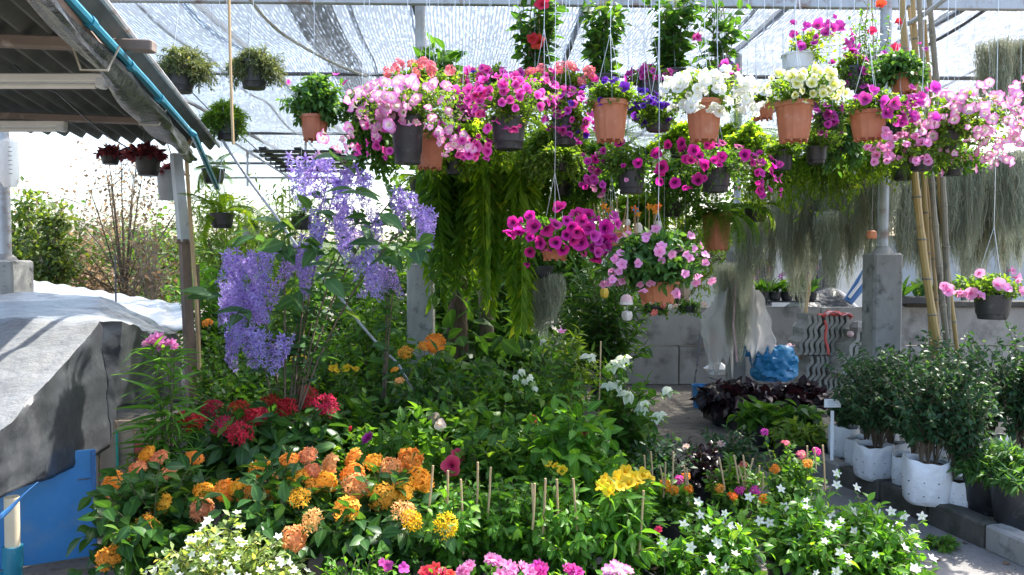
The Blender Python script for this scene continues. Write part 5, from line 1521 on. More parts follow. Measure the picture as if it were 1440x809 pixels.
# wall of greenery behind the front row: leafy hanging pots
for lab, px, py, w, Y, cr, lf in (
    ('light green leafy pot behind the first black petunia pot', 640, 220, 30, 6.0, (585, 196, 690, 250), ('small', .045, 'l_fern')),
    ('yellow green trailing pot below the violet pink petunias', 790, 215, 30, 6.0, (735, 190, 835, 262), ('small', .042, 'l_lime')),
    ('round twiggy ball plant below the violet petunias', 812, 215, 26, 6.3, (785, 180, 835, 226), ('small', .03, 'l_lime')),
    ('bright leafy pot between the white and cream petunia pots', 1050, 205, 30, 5.9, (1010, 170, 1100, 240), ('small', .042, 'l_fern')),
    ('leafy green pot left of the violet magenta terracotta pot', 1180, 190, 30, 5.8, (1155, 150, 1215, 240), ('ovate', .06, 'l_imp')),
    ('leafy trailing pot under the white petunia heap', 955, 196, 28, 6.0, (915, 170, 1000, 218), ('small', .04, 'l_fern')),
    ('green trailing pot above the thin hanging wires', 850, 218, 28, 6.2, (812, 196, 890, 240), ('small', .04, 'l_hib')),
    ('trailing green pot beneath the violet magenta terracotta pot', 1225, 215, 28, 6.0, (1180, 192, 1262, 262), ('small', .042, 'l_fern')),
    ('leafy pot right of the bamboo behind the pale pink petunias', 1340, 222, 30, 5.8, (1290, 200, 1400, 246), ('small', .042, 'l_hib'))):
    basket(lab, px, py, py + 26, w, Y, 'black', cr, [], lf, 60, 13, group='leafy green pots behind the front row', trail=.6)

for lab, px, py, w, Y, cr, lf in (
    ('dense trailing greenery high above the arching fern', 1010, 205, 30, 6.6, (960, 170, 1070, 262), ('small', .05, 'l_fern')),
    ('dense yellow green trailing pot right of the arching fern', 1085, 225, 30, 6.6, (1040, 190, 1135, 300), ('smalln', .075, 'l_fern')),
    ('thick trailing greenery under the cream and violet pots', 1160, 215, 30, 6.7, (1110, 185, 1215, 300), ('smalln', .075, 'l_lime')),
    ('thick greenery beside the right steel pipe under the violet pot', 1230, 205, 30, 6.5, (1190, 180, 1275, 260), ('small', .05, 'l_fern')),
    ('dense greenery between the second black pot and the purple petunias', 770, 195, 30, 6.2, (720, 165, 825, 260), ('small', .05, 'l_lime')),
    ('dense greenery behind the first black petunia pot and tassel ferns', 660, 190, 30, 6.1, (600, 160, 735, 240), ('small', .05, 'l_fern')),
    ('shaded greenery between the two lower black petunia pots', 945, 240, 30, 6.5, (900, 215, 1000, 310), ('small', .05, 'l_hib')),
    ('shaded greenery left of the upper lower row pot', 840, 245, 30, 6.6, (790, 220, 880, 310), ('small', .05, 'l_hib')),
    ('thick leafy pot left of the pale pink overflow', 520, 175, 30, 5.6, (488, 140, 570, 260), ('ovate', .06, 'l_hib'))):
    basket(lab, px, py, py + 26, w, Y, 'black', cr, [], lf, 70, 16, group='leafy green pots behind the front row', trail=.8)

# climbing mandevillas standing above the row
def climber(label, px, y0, y1, w, Y, mat='l_deep', fl=(), leafn=('ovate', .12), S=13, L=28):
    rng = rng_of(label); s = Y / FPX
    o = P(px, y1, Y); root = empty('climbing_plant', o, label, 'climbing plant', 'climbers in pots on the upper rail')
    link('pot', pot_mesh('black', .12, .14), root, (0, 0, -.12)); soil_part(root, .105, 0); hanger(root, .12, .02, 4.0 - o[2] + .3)
    H = (y1 - y0) * s; R = w * .5 * s
    p0 = np.stack([rng.uniform(-.05, .05, S), rng.uniform(-.05, .05, S), np.zeros(S)], 1)
    tip = np.stack([rng.uniform(-R, R, S), rng.uniform(-R, R, S) * .7, H * rng.uniform(.45, 1, S)], 1)
    p1 = np.stack([rng.uniform(-R, R, S) * 1.4, rng.uniform(-R, R, S), H * .5 * rng.uniform(.7, 1.2, S)], 1)
    stems_obj(root, p0, p1, tip, .004, 'bark')
    p, d, z = leaves_on(rng, p0, p1, tip, L, .03, leafn[1], .35, 1.0)
    emit_leaves(root, rng, p, d, z, leafn[0], mat, 110)
    for k in (-1, 1):
        MB().tube([(k * R * .3, 0, 0), (k * R * .2, .01, H * .6), (0, 0, H * 1.05)], .004, 5).build('support_stick', M['stake'], root, True)
    for (fx, fy, m, sz) in fl:
        q = P(fx, fy, Y - R * .8) - o
        put_flower(root, 'bell', m, q, nrm(np.array([rng.normal(0, .3), -1, .1])), sz, rng)
climber('red flowering climber on sticks at the top centre', 752, -25, 108, 62, 5.7, fl=((757, 58, 'p_red', .06), (762, 5, 'p_red', .06), (748, 55, 'p_red', .045)))
climber('dark leaved climber without bloom right of the red flowering one', 848, -20, 112, 64, 5.7)
climber('tall dense climber above the violet pink petunias', 945, -25, 104, 64, 5.8, fl=((978, 52, 'p_hotpink', .03),))
climber('loose broad leaved climber above the white petunias', 1012, -10, 100, 80, 5.7, 'l_deep', ((982, 52, 'p_hotpink', .035),), ('ovate', .12), 10, 15)
climber('small red bloomed climber beside the right post top', 1222, -10, 112, 54, 5.8, 'l_hib', ((1226, 42, 'p_red', .035), (1238, 5, 'p_red', .04), (1260, 66, 'p_red', .035), (1264, 30, 'p_red', .03)), ('small', .05), 14, 22)
o = P(614, 112, 6.2)
bush_ = basket('broad strap leaved orchid clump above the coral geraniums', 616, 104, 130, 40, 6.0, 'black', (578, 62, 650, 112), [], ('oblong', .15, 'l_deep'), 14, 3, group='pots on the upper rear row', n_ind=42)

# ================================================================== PURPLE WREATH VINE
def wreath(label, px, Y, clusters, leaves, stems, base):
    rng = rng_of(label)
    o = P(px, base, Y) * np.array([1, 1, 0]); root = empty('wreath_vine', o, label, 'flowering vine')
    bx = np.array([[0, 0, .25]])
    pts = np.array([P(a, b, Y + rng.uniform(-.1, .2)) - o for a, b in stems])
    n = len(pts)
    p1 = np.stack([pts[:, 0] * .3, pts[:, 1] * .5, pts[:, 2] * .75], 1)
    stems_obj(root, np.repeat(bx, n, 0) + rng.normal(0, .03, (n, 3)) * [1, 1, 0], p1, pts, .010, 'bark', 'stem', 7)
    link('pot', pot_mesh('black', .2, .3), root); soil_part(root, .18, .26)
    lp, ld = [], []
    for (x, y, w) in leaves:
        for k in range(4):
            lp.append(P(x + rng.normal(0, w * .35), y + rng.normal(0, w * .22), Y - rng.uniform(.2, .5)) - o)
            a = rng.uniform(0, 6.28)
            ld.append((math.cos(a), -.5 + .3 * math.sin(a), rng.uniform(-.5, .35)))
    lp = np.array(lp); ld = np.array(ld)
    emit_leaves(root, rng, lp, nrm(ld), rng.uniform(.12, .2, len(lp)), 'ovate', 'l_petrea', len(lp))
    # the rest of the leaves along the stems
    p, d, z = leaves_on(rng, np.repeat(bx, n, 0), p1, pts, 22, .3, .13, .2, 1.0)
    emit_leaves(root, rng, p, d, z, 'ovate', 'l_petrea', 60)
    for (x, y, hw, hh, m) in clusters:
        for k in range(max(3, int(m * .48))):
            u = math.sqrt(rng.uniform(0, 1)); a = rng.uniform(0, 6.28)
            q = P(x + hw * 1.0 * u * math.cos(a), y - hh * .55 + hh * .55 * u * math.sin(a), Y - rng.uniform(-.1, .35)) - o
            v = int(rng.integers(3))
            ms = cmesh(('rac', v), lambda: [np_mesh('raceme', *T[:2], M[mt], T[2]) for T, mt in zip(raceme_parts(v), ('p_lilac', 'p_violet'))])
            sc = rng.uniform(.6, 1.12)
            m4 = Matrix.Translation(Vector(tuple(q))) @ Matrix.Rotation(float(rng.normal(0, .28)), 4, 'Y') @ Matrix.Rotation(float(rng.normal(0, .16)), 4, 'X') @ Matrix.Rotation(float(rng.uniform(0, 6.28)), 4, 'Z') @ Matrix.Diagonal((sc * 1.1, sc * 1.1, sc * .85, 1))
            r_ = link('raceme', ms[0], root, mat4=m4, kind='stuff')
            link('corolla', ms[1], r_, kind='stuff')
wreath('big wreath vine hung with lilac purple racemes at the left', 405, 5.0,
       [(452, 240, 34, 26, 12), (485, 262, 36, 30, 16), (462, 320, 26, 36, 14), (500, 325, 22, 36, 14), (352, 378, 32, 34, 18), (405, 362, 26, 34, 14), (338, 420, 30, 30, 14), (372, 425, 28, 28, 16), (312, 430, 16, 36, 10), (352, 480, 28, 28, 14), (385, 478, 16, 20, 7), (566, 278, 18, 22, 8), (598, 305, 10, 24, 6), (438, 385, 18, 18, 6), (510, 368, 12, 18, 5)],
       [(400, 318, 22), (450, 352, 26), (395, 345, 18), (352, 330, 24), (440, 300, 20), (508, 275, 22), (525, 310, 26), (425, 340, 18), (470, 385, 26), (340, 440, 16), (300, 418, 14), (420, 412, 24), (480, 225, 20), (545, 350, 30), (585, 350, 18)],
       [(350, 380), (400, 330), (460, 260), (490, 220), (510, 300), (560, 270), (590, 300), (470, 360), (330, 420), (430, 370)], 640)
wreath('small wreath vine with one violet raceme cluster on a stake', 540, 5.6, [(546, 384, 17, 26, 11)], [(560, 352, 22), (535, 350, 18), (590, 352, 14)], [(546, 368), (552, 360), (560, 352)], 640)

# ================================================================== PLANTS ON THE GROUND
Z2 = lambda pts, key, mat, size: [(120 + x / 3, 539 + y / 3, key, mat, size) for x, y in pts]
def mixh(pts, mats, size, seed, key='ixora'):
    g = rng_of(seed)
    return [(120 + x / 3, 539 + y / 3, key, mats[int(g.integers(len(mats)))], size * g.uniform(.8, 1.12)) for x, y in pts]
IX = ['p_orange', 'p_orange', 'p_gold', 'p_gold', 'p_peach']
bush('orange flowering ixora at the lower left beside the blue board', 215, 640, 3.75, 190, 'ixora', 'ixora_shrub', 'orange ixora shrubs in front', S=44, L=11, leaf=('ovate', .105, 'l_dark'), n_ind=260,
     heads=mixh([(260, 300), (310, 318), (220, 358), (460, 318), (115, 420), (85, 485), (190, 455), (165, 525), (320, 510), (255, 605), (170, 665), (345, 380), (95, 740), (500, 455), (600, 455), (490, 535)], IX, .06, 'a'), depth=.42, pot=('black', .17, .26), droop=.25)
bush('broad orange ixora in the middle of the front row', 385, 640, 3.75, 170, 'ixora', 'ixora_shrub', 'orange ixora shrubs in front', S=44, L=11, leaf=('ovate', .105, 'l_dark'), n_ind=260,
     heads=mixh([(738, 360), (775, 408), (860, 325), (938, 305), (900, 390), (790, 470), (685, 470), (955, 370), (880, 655), (1020, 418), (640, 440), (965, 430)], IX, .058, 'b'), depth=.42, pot=('black', .17, .26), droop=.25)
bush('orange and golden ixora nearest the bamboo stakes', 535, 645, 3.7, 180, 'ixora', 'ixora_shrub', 'orange ixora shrubs in front', S=44, L=11, leaf=('ovate', .105, 'l_dark'), n_ind=260,
     heads=mixh([(1035, 345), (1130, 320), (1125, 390), (1220, 335), (1290, 355), (1370, 325), (1415, 410), (1140, 440), (1100, 530), (1250, 480), (1330, 460)], IX, .064, 'c') + mixh([(1340, 545), (1375, 580), (960, 580), (905, 485), (1520, 600)], ['p_gold', 'p_yellow', 'p_peach'], .062, 'd', 'ixspike'), depth=.42, pot=('black', .17, .26), droop=.25)
bush('red ixora with long leaves behind the orange ones', 360, 560, 4.7, 250, 'ixora', 'ixora_shrub', S=54, L=11, leaf=('oblong', .17, 'l_dark'), n_ind=280,
     heads=Z2([(535, 110), (645, 115), (725, 145), (785, 90), (850, 108), (580, 180), (650, 215), (465, 175), (410, 160), (700, 150)], 'ixspike', 'p_ixred', .07) + Z2([(935, 60), (1015, 95)], 'ixspike', 'p_ixred', .078), depth=.45, droop=.3)
bush('pink oleander spire standing before the tarpaulin', 236, 492, 4.35, 84, 'oleander', 'oleander', S=7, L=20, leaf=('strap', .2, 'l_jas'), n_ind=120, t0=.35,
     heads=[(210, 481, 'double', 'p_pink', .05), (221, 477, 'double', 'p_pink', .052), (232, 484, 'double', 'p_pink', .048), (240, 482, 'double', 'p_pink', .036), (226, 488, 'double', 'p_pink', .036), (246, 488, 'double', 'p_pink', .03)], depth=.08, pot=('black', .12, .24), spread=1.2, tilt=0, dome=.6)
bush('small leafy oleander without bloom below the pink spire', 205, 560, 4.4, 80, 'oleander', 'oleander', S=9, L=16, leaf=('strap', .17, 'l_hib'), n_ind=90, pot=('black', .11, .22))
bush('compact pale bush sprinkled with tiny white flowers at the bottom left', 315, 728, 3.25, 260, 'flowering bush', 'flowering_bush', S=210, L=17, leaf=('small', .046, 'l_pale'), n_ind=120, tipfl=('star', 'p_white', 90, .021), dome=.45, pot=('black', .16, .22), depth=.36, whorl=True)
bush('low leafy plant with small magenta flowers beside the pale bush', 500, 768, 3.2, 150, 'vinca', 'flowering_plant', S=60, L=10, leaf=('small', .045, 'l_jas'), n_ind=60, heads=[(544, 796, 'impatiens', 'p_violetpink', .026), (568, 798, 'impatiens', 'p_violetpink', .026), (538, 792, 'impatiens', 'p_violetpink', .02)], pot=('black', .13, .18), dome=.3)
BF = [('crimson bedding flowers at the bottom edge under the stakes', [(598, 804), (612, 800), (625, 806), (605, 808)], 'p_crimson', 610, 90), ('pink and white bedding flowers at the bottom centre', [(648, 803), (660, 796), (690, 786), (700, 790), (715, 796), (720, 802), (735, 798), (745, 806), (704, 808)], 'p_pink', 700, 120),
      ('hot pink bedding flowers right of the pink and white ones', [(756, 796), (762, 804), (750, 803), (800, 800), (806, 803)], 'p_hotpink', 790, 80), ('pink bedding flowers with cream tips at the foot of the yellow trumpet', [(856, 802), (866, 796), (876, 800), (874, 806)], 'p_palepink', 868, 60)]
for lab, pts, mt, px, w in BF:
    bush(lab, px, 790, 3.05, w, 'bedding plant', 'bedding_plant', 'bedding plants along the bottom edge', S=34, L=9, leaf=('small', .05, 'l_jas'), n_ind=40, heads=[(x, y, 'double', mt, .03) for x, y in pts] + [(x + 8, y + 2, 'double', mt, .024) for x, y in pts[::2]], pot=('black', .12, .18), depth=.15)

# staked saplings in the middle of the front
SK = [(496, 705, 400), ]
for lab, px, yt, w, stk, Y in (
    ('staked leafy sapling clump right of the orange ixora', 640, 668, 110, [(648, 674, 783), (609, 655, 720), (630, 662, 740)], 3.65),
    ('staked sapling clump in the middle below the hibiscus', 720, 665, 120, [(672, 650, 730), (690, 657, 730), (748, 680, 760)], 3.75),
    ('staked sapling clump with green ties next to the yellow trumpet', 800, 672, 120, [(767, 673, 760), (783, 674, 770), (806, 673, 800), (752, 680, 745)], 3.6)):
    bush(lab, px, yt, Y, w, 'sapling', 'staked_sapling', 'staked saplings in the front bed', S=56, L=16, leaf=('ovate', .062, 'l_jas'), n_ind=200, stakes=stk, pot=('black', .13, .2), depth=.34, droop=.5, dome=.2, t0=.2)
bush('yellow trumpet flowered allamanda in the front', 880, 656, 3.6, 100, 'allamanda', 'allamanda', S=26, L=12, leaf=('lance', .11, 'l_jas'), n_ind=200,
     heads=[(846, 682, 'bell', 'p_yellow', .036), (856, 690, 'bell', 'p_yellow', .036), (868, 672, 'bell', 'p_yellow', .036), (880, 662, 'bell', 'p_yellow', .038), (892, 670, 'bell', 'p_yellow', .038), (884, 680, 'bell', 'p_yellow', .036), (905, 668, 'bell', 'p_yellow', .036), (914, 672, 'bell', 'p_yellow', .034), (860, 678, 'bell', 'p_yellow', .034), (850, 672, 'bell', 'p_yellow', .03), (898, 676, 'bell', 'p_yellow', .032), (872, 684, 'bell', 'p_yellow', .032)],
     stakes=[(905, 690, 790)], pot=('black', .15, .2), depth=.26, droop=.45)
bush('small yellow trumpet plant just left of the big allamanda', 780, 648, 4.1, 60, 'allamanda', 'allamanda', S=18, L=12, leaf=('ovate', .07, 'l_hib'), n_ind=80, heads=[(771, 652, 'bell', 'p_yellow', .028), (790, 660, 'bell', 'p_yellow', .03), (780, 655, 'bell', 'p_yellow', .022)], pot=('black', .12, .2))
STARS = [(425, 500), (435, 555), (365, 595), (275, 670), (395, 692), (480, 738), (640, 480), (775, 445), (790, 520), (870, 500), (535, 580), (560, 600), (685, 580), (725, 588), (810, 595), (862, 655), (825, 672), (985, 552), (1010, 428), (1010, 380), (1095, 440), (1025, 590), (1085, 540), (1085, 625), (1140, 622), (1160, 675), (1235, 608), (1280, 650), (1330, 640), (1240, 540), (1295, 560), (1370, 562), (1180, 548), (1340, 780), (1010, 795), (1025, 715), (900, 535), (505, 670)]
def stars(lo, hi): return [(840 + x / 3, 539 + y / 3, 'star', 'p_white', .026, (rng_of((x, y)).normal(0, .35), -.75, .65)) for x, y in STARS if lo <= x < hi]
bush('white starred jasmine bush, leftmost of three at the lower right', 1015, 705, 3.6, 130, 'jasmine', 'jasmine_bush', 'white starred jasmine bushes', S=80, L=12, leaf=('ovate', .058, 'l_jas'), n_ind=240, heads=stars(340, 700), tipfl=('star', 'p_white', 10, .022), pot=('black', .16, .22), depth=.36, dome=.35)
bush('white starred jasmine bush in the middle of the lower right clump', 1125, 690, 3.75, 140, 'jasmine', 'jasmine_bush', 'white starred jasmine bushes', S=90, L=12, leaf=('ovate', .058, 'l_jas'), n_ind=240, heads=stars(700, 1020), tipfl=('star', 'p_white', 12, .022), pot=('black', .16, .22), depth=.4, dome=.35)
bush('white starred jasmine bush, rightmost, leaning to the kerb', 1225, 705, 3.7, 140, 'jasmine', 'jasmine_bush', 'white starred jasmine bushes', S=90, L=12, leaf=('ovate', .058, 'l_jas'), n_ind=240, heads=stars(1020, 1400), tipfl=('star', 'p_white', 12, .022), pot=('black', .16, .22), depth=.4, dome=.35)
bush('small plant with a white bloom in a wide black pot', 952, 752, 3.5, 70, 'potted plant', 'potted_plant', S=18, L=8, leaf=('ovate', .06, 'l_jas'), n_ind=70, heads=[(932, 763, 'star', 'p_white', .028), (926, 745, 'double', 'p_crimson', .022)], pot=('black', .15, .27), depth=.14, lowest=.7)
bush('low green seedling in a black pot at the bottom behind the bedding flowers', 905, 790, 3.35, 50, 'potted plant', 'potted_plant', S=10, L=7, leaf=('ovate', .05, 'l_jas'), n_ind=30, pot=('black', .11, .22), depth=.08)
# lantanas with stakes
for lab, px, yt, w, hd, stk in (
    ('staked lantana with pink and orange heads left of the jasmine', 945, 668, 90, [(935, 678), (955, 675), (965, 670), (938, 686), (968, 688), (948, 690)], [(906, 640, 690), (915, 635, 680), (928, 655, 690), (936, 650, 700), (947, 636, 690), (962, 655, 720), (966, 658, 716)]),
    ('staked lantana with orange heads at the centre right', 1040, 640, 100, [(1040, 690), (1050, 678), (1062, 690), (1075, 702), (1012, 687), (1046, 655), (1030, 698), (1066, 676)], [(1011, 643, 690), (1032, 640, 680), (1038, 655, 685), (1045, 640, 690), (1068, 655, 690), (1073, 665, 690), (1059, 645, 670)]),
    ('tall staked lantana with scattered pink heads by the white bags', 1110, 622, 110, [(1105, 624), (1075, 608), (1127, 640), (1136, 652), (1148, 635), (1090, 660)], [(1135, 627, 670), (1145, 630, 660), (1157, 626, 690)])):
    g = rng_of(lab)
    bush(lab, px, yt, 4.6, w, 'lantana', 'lantana', 'staked lantanas', S=44, L=13, leaf=('ovate', .055, 'l_hib'), n_ind=120, heads=[(x, y, 'umbel', ['p_coral', 'p_plasticorange', 'p_hotpink', 'p_orange'][int(g.integers(4))], .028) for x, y in hd], stakes=stk, pot=('black', .14, .22), depth=.34)
bush('dark leaved rose bush with a cream bloom beside the path', 1025, 598, 5.4, 130, 'rose bush', 'rose_bush', S=44, L=14, leaf=('small', .055, 'l_rose'), n_ind=60, heads=[(1037, 611, 'double', 'p_cream', .042), (1014, 624, 'double', 'p_palerose', .03)], pot=('black', .14, .24))
bush('dull rose bush standing at the near end of the path', 930, 600, 5.0, 110, 'rose bush', 'rose_bush', S=44, L=14, leaf=('small', .055, 'l_rose'), n_ind=60, pot=('black', .14, .24))
bush('maroon tinged rose bush between the two others', 985, 615, 5.0, 90, 'rose bush', 'rose_bush', S=34, L=13, leaf=('small', .05, 'l_maroon'), n_ind=40, pot=('black', .13, .24), heads=[(965, 628, 'double', 'p_palerose', .026)])
# hibiscus bank in the middle
HB = ('ovate', .105, 'l_hib')
bush('hibiscus with a hanging pink bloom at the centre', 700, 560, 4.6, 150, 'hibiscus', 'hibiscus', 'hibiscus shrubs in the middle bank', S=46, L=12, leaf=('ovate', .11, 'l_hib'), n_ind=230, heads=[(702, 613, 'bell', 'p_crimson', .05, (.1, -.6, -.6)), (634, 655, 'petunia', 'p_crimson', .06, (-.3, -.9, .2)), (645, 640, 'bell', 'p_crimson', .045, (.3, -.6, .6))], depth=.42)
bush('tall fresh green hibiscus with pink buds right of centre', 800, 540, 4.5, 160, 'hibiscus', 'hibiscus', 'hibiscus shrubs in the middle bank', S=46, L=14, leaf=('ovate', .115, 'l_jas'), n_ind=260, heads=[(747, 590, 'bell', 'p_crimson', .036, (.2, -.5, .8)), (822, 608, 'bell', 'p_crimson', .022, (.3, -.8, .3)), (814, 610, 'bell', 'p_crimson', .02, (-.3, -.8, .3))], depth=.4, droop=.3)
bush('hibiscus with cream and magenta blooms left of centre', 575, 560, 4.7, 160, 'hibiscus', 'hibiscus', 'hibiscus shrubs in the middle bank', S=44, L=12, leaf=HB, n_ind=220, heads=[(517, 616, 'double', 'p_violetpink', .045), (612, 590, 'petunia', 'p_palerose', .045, (-.4, -.8, .3)), (618, 597, 'petunia', 'p_palerose', .04, (.4, -.8, .1)), (493, 603, 'double', 'p_crimson', .02)], depth=.42)
bush('green hibiscus without bloom behind the red ixora', 500, 545, 5.3, 150, 'hibiscus', 'hibiscus', 'hibiscus shrubs in the middle bank', S=40, L=12, leaf=HB, n_ind=120, depth=.4)
bush('orange ixora high in the middle bank left of the hibiscus', 605, 482, 5.6, 120, 'ixora', 'ixora_shrub', S=40, L=12, leaf=('oblong', .11, 'l_dark'), n_ind=160, heads=[(612, 483, 'ixora', 'p_orange', .085), (570, 497, 'ixspike', 'p_orange', .06), (555, 520, 'ixora', 'p_orange', .03), (562, 537, 'ixspike', 'p_peach', .035), (597, 487, 'ixora', 'p_orange', .05)], depth=.4)
bush('glossy dark shrub right of the high orange ixora', 690, 485, 5.7, 150, 'shrub', 'leafy_shrub', S=56, L=14, leaf=('ovate', .085, 'l_hib'), n_ind=150, depth=.42)
bush('leafy shrub in the middle bank under the grey moss beard', 765, 490, 5.8, 140, 'shrub', 'leafy_shrub', S=50, L=14, leaf=('ovate', .085, 'l_hib'), n_ind=150, depth=.42, heads=[(765, 478, 'bract', 'p_bract', .03), (783, 470, 'star', 'p_pink', .045), (790, 466, 'star', 'p_pink', .04)])
bush('white bract mussaenda on stakes beside the path', 872, 490, 5.5, 120, 'mussaenda', 'mussaenda', S=34, L=12, leaf=('ovate', .1, 'l_hib'), n_ind=160,
     headY=5.2, heads=[(x, y, 'bract', 'p_bract', z, (.1, -.5, .85)) for x, y, z in ((866, 508, .085), (878, 502, .07), (830, 500, .075), (868, 540, .08), (884, 552, .08), (902, 572, .07), (928, 582, .07), (940, 545, .07), (855, 540, .06), (905, 565, .06), (922, 588, .05), (860, 515, .06))], stakes=[(845, 480, 600), (860, 530, 590), (875, 545, 600), (884, 545, 605)], depth=.3)
bush('mussaenda with smaller white bracts left of the staked one', 740, 515, 5.6, 110, 'mussaenda', 'mussaenda', S=30, L=12, leaf=('ovate', .09, 'l_hib'), n_ind=120, headY=5.25, heads=[(x, y, 'bract', 'p_bract', z, (0, -.5, .8)) for x, y, z in ((733, 520, .05), (745, 530, .045), (738, 535, .04), (752, 545, .04), (725, 528, .04))], depth=.34)
bush('lacy shrub with yellow bells under the wreath vine', 420, 495, 5.6, 120, 'shrub', 'yellow_bells', 'yellow bell shrubs', S=40, L=14, leaf=('lance', .08, 'l_hib'), n_ind=100, heads=[(413, 504, 'bell', 'p_yellow', .04), (425, 502, 'bell', 'p_yellow', .036)])
bush('second lacy shrub with yellow bells left of the high orange ixora', 490, 505, 5.6, 110, 'shrub', 'yellow_bells', 'yellow bell shrubs', S=40, L=14, leaf=('lance', .08, 'l_hib'), n_ind=100, heads=[(468, 517, 'bell', 'p_yellow', .04), (476, 520, 'bell', 'p_yellow', .036), (488, 517, 'bell', 'p_yellow', .036), (500, 518, 'bell', 'p_yellow', .036)])
bush('green shrub with orange leaf tips beside the shed post foot', 300, 470, 5.9, 70, 'shrub', 'leafy_shrub', S=30, L=14, leaf=('ovate', .07, 'l_hib'), n_ind=40, heads=[(292, 455, 'ixspike', 'p_orange', .04)])
bush('leafy shrub filling the shade behind the red ixora', 300, 520, 5.3, 130, 'shrub', 'leafy_shrub', S=46, L=12, leaf=('ovate', .07, 'l_deep'), n_ind=60)
bush('dark green bushy plant in the shade left of the mussaenda', 640, 540, 5.1, 150, 'shrub', 'leafy_shrub', S=50, L=13, leaf=('ovate', .09, 'l_hib'), n_ind=140)
bush('low dark shrub behind the second lacy yellow bell shrub', 545, 530, 5.6, 110, 'shrub', 'leafy_shrub', S=40, L=13, leaf=('ovate', .085, 'l_deep'), n_ind=80)

for lab, px, yt, Y, w, lf in (
    ('dark leafy filler shrub at the left under the purple racemes', 380, 520, 5.9, 140, ('ovate', .085, 'l_hib')),
    ('bright leafy shrub left of the tall wreath stems', 335, 500, 6.0, 130, ('ovate', .08, 'l_jas')),
    ('green shrub rising between the wreath vine and the mossy pier', 545, 440, 6.6, 140, ('ovate', .1, 'l_hib')),
    ('deep green shrub behind the two lacy yellow bell shrubs', 450, 430, 7.4, 170, ('ovate', .11, 'l_deep')),
    ('shaded shrub just right of the shed post', 315, 430, 7.2, 130, ('ovate', .1, 'l_hib')),
    ('tall shaded shrub left of the mossy pier top', 530, 330, 8.2, 150, ('ovate', .13, 'l_hib')),
    ('fresh shrub in front of the mossy pier foot', 600, 520, 6.2, 130, ('ovate', .09, 'l_jas')),
    ('leafy shrub right behind the small yellow trumpet plant', 760, 600, 4.9, 150, ('ovate', .09, 'l_hib')),
    ('low leafy shrub filling behind the staked saplings', 680, 610, 4.4, 150, ('ovate', .09, 'l_hib')),
    ('low leafy shrub filling between red ixora and hibiscus', 500, 600, 4.6, 150, ('ovate', .1, 'l_hib')),
    ('low shrub filling behind the small yellow trumpet and allamanda', 860, 620, 4.5, 120, ('ovate', .08, 'l_hib'))):
    bush(lab, px, yt, Y, w, 'shrub', 'leafy_shrub', S=46, L=13, leaf=lf, n_ind=90, pot=('black', .15, .22), t0=.15, droop=.3)

for lab, px, yt, Y, w, lf in (
    ('tall fresh green shrub far behind the shed post', 300, 330, 9.5, 130, ('lance', .2, 'l_jas')),
    ('tall yellow green shrub far behind the left racemes', 360, 310, 10.0, 150, ('lance', .2, 'l_lime')),
    ('tall leafy shrub far behind the middle racemes', 440, 330, 9.6, 150, ('ovate', .15, 'l_hib')),
    ('feathery tall shrub far behind the upper racemes', 500, 285, 10.2, 160, ('lance', .2, 'l_jas')),
    ('tall leafy shrub far behind the mossy pier', 570, 260, 9.8, 150, ('lance', .2, 'l_hib'))):
    bush(lab, px, yt, Y, w, 'shrub', 'leafy_shrub', S=50, L=13, leaf=lf, n_ind=70, pot=None, t0=.2, droop=.3)

# ---- plants by the path and the wall
for lab, px, yt, Y, w in (('dark maroon leaved begonia at the left of the dark bed', 1020, 536, 7.9, 76), ('dark maroon leaved begonia in the middle of the dark bed', 1075, 540, 8.0, 76), ('dark maroon leaved begonia at the right of the dark bed', 1128, 542, 8.0, 76)):
    bush(lab, px, yt, Y, w, 'begonia', 'begonia', 'dark begonias before the wall', S=36, L=7, leaf=('broad', .15, 'l_maroon'), n_ind=120, pot=('black', .16, .22), dome=.2, depth=.3, droop=.3)
for lab, px, yt, Y, w, mt in (('broad green leaved pot plant in front of the dark begonias', 1065, 566, 6.9, 80, 'l_hib'), ('green broad leaved pot plant before the right begonia', 1115, 568, 6.9, 80, 'l_deep')):
    bush(lab, px, yt, Y, w, 'potted plant', 'potted_plant', 'leafy pots before the begonias', S=26, L=6, leaf=('broad', .14, mt), n_ind=110, pot=('black', .15, .24), dome=.2, depth=.25, droop=.2)
bush('pale lime variegated pot plant beside the white sign', 1118, 586, 6.3, 72, 'potted plant', 'potted_plant', S=30, L=7, leaf=('oblong', .1, 'l_lime'), n_ind=110, pot=('black', .15, .22), dome=.2, depth=.22)
bush('second small pale variegated pot plant touching the white sign', 1150, 592, 6.3, 44, 'potted plant', 'potted_plant', S=18, L=7, leaf=('oblong', .08, 'l_pale'), n_ind=60, pot=('black', .12, .2), depth=.15)

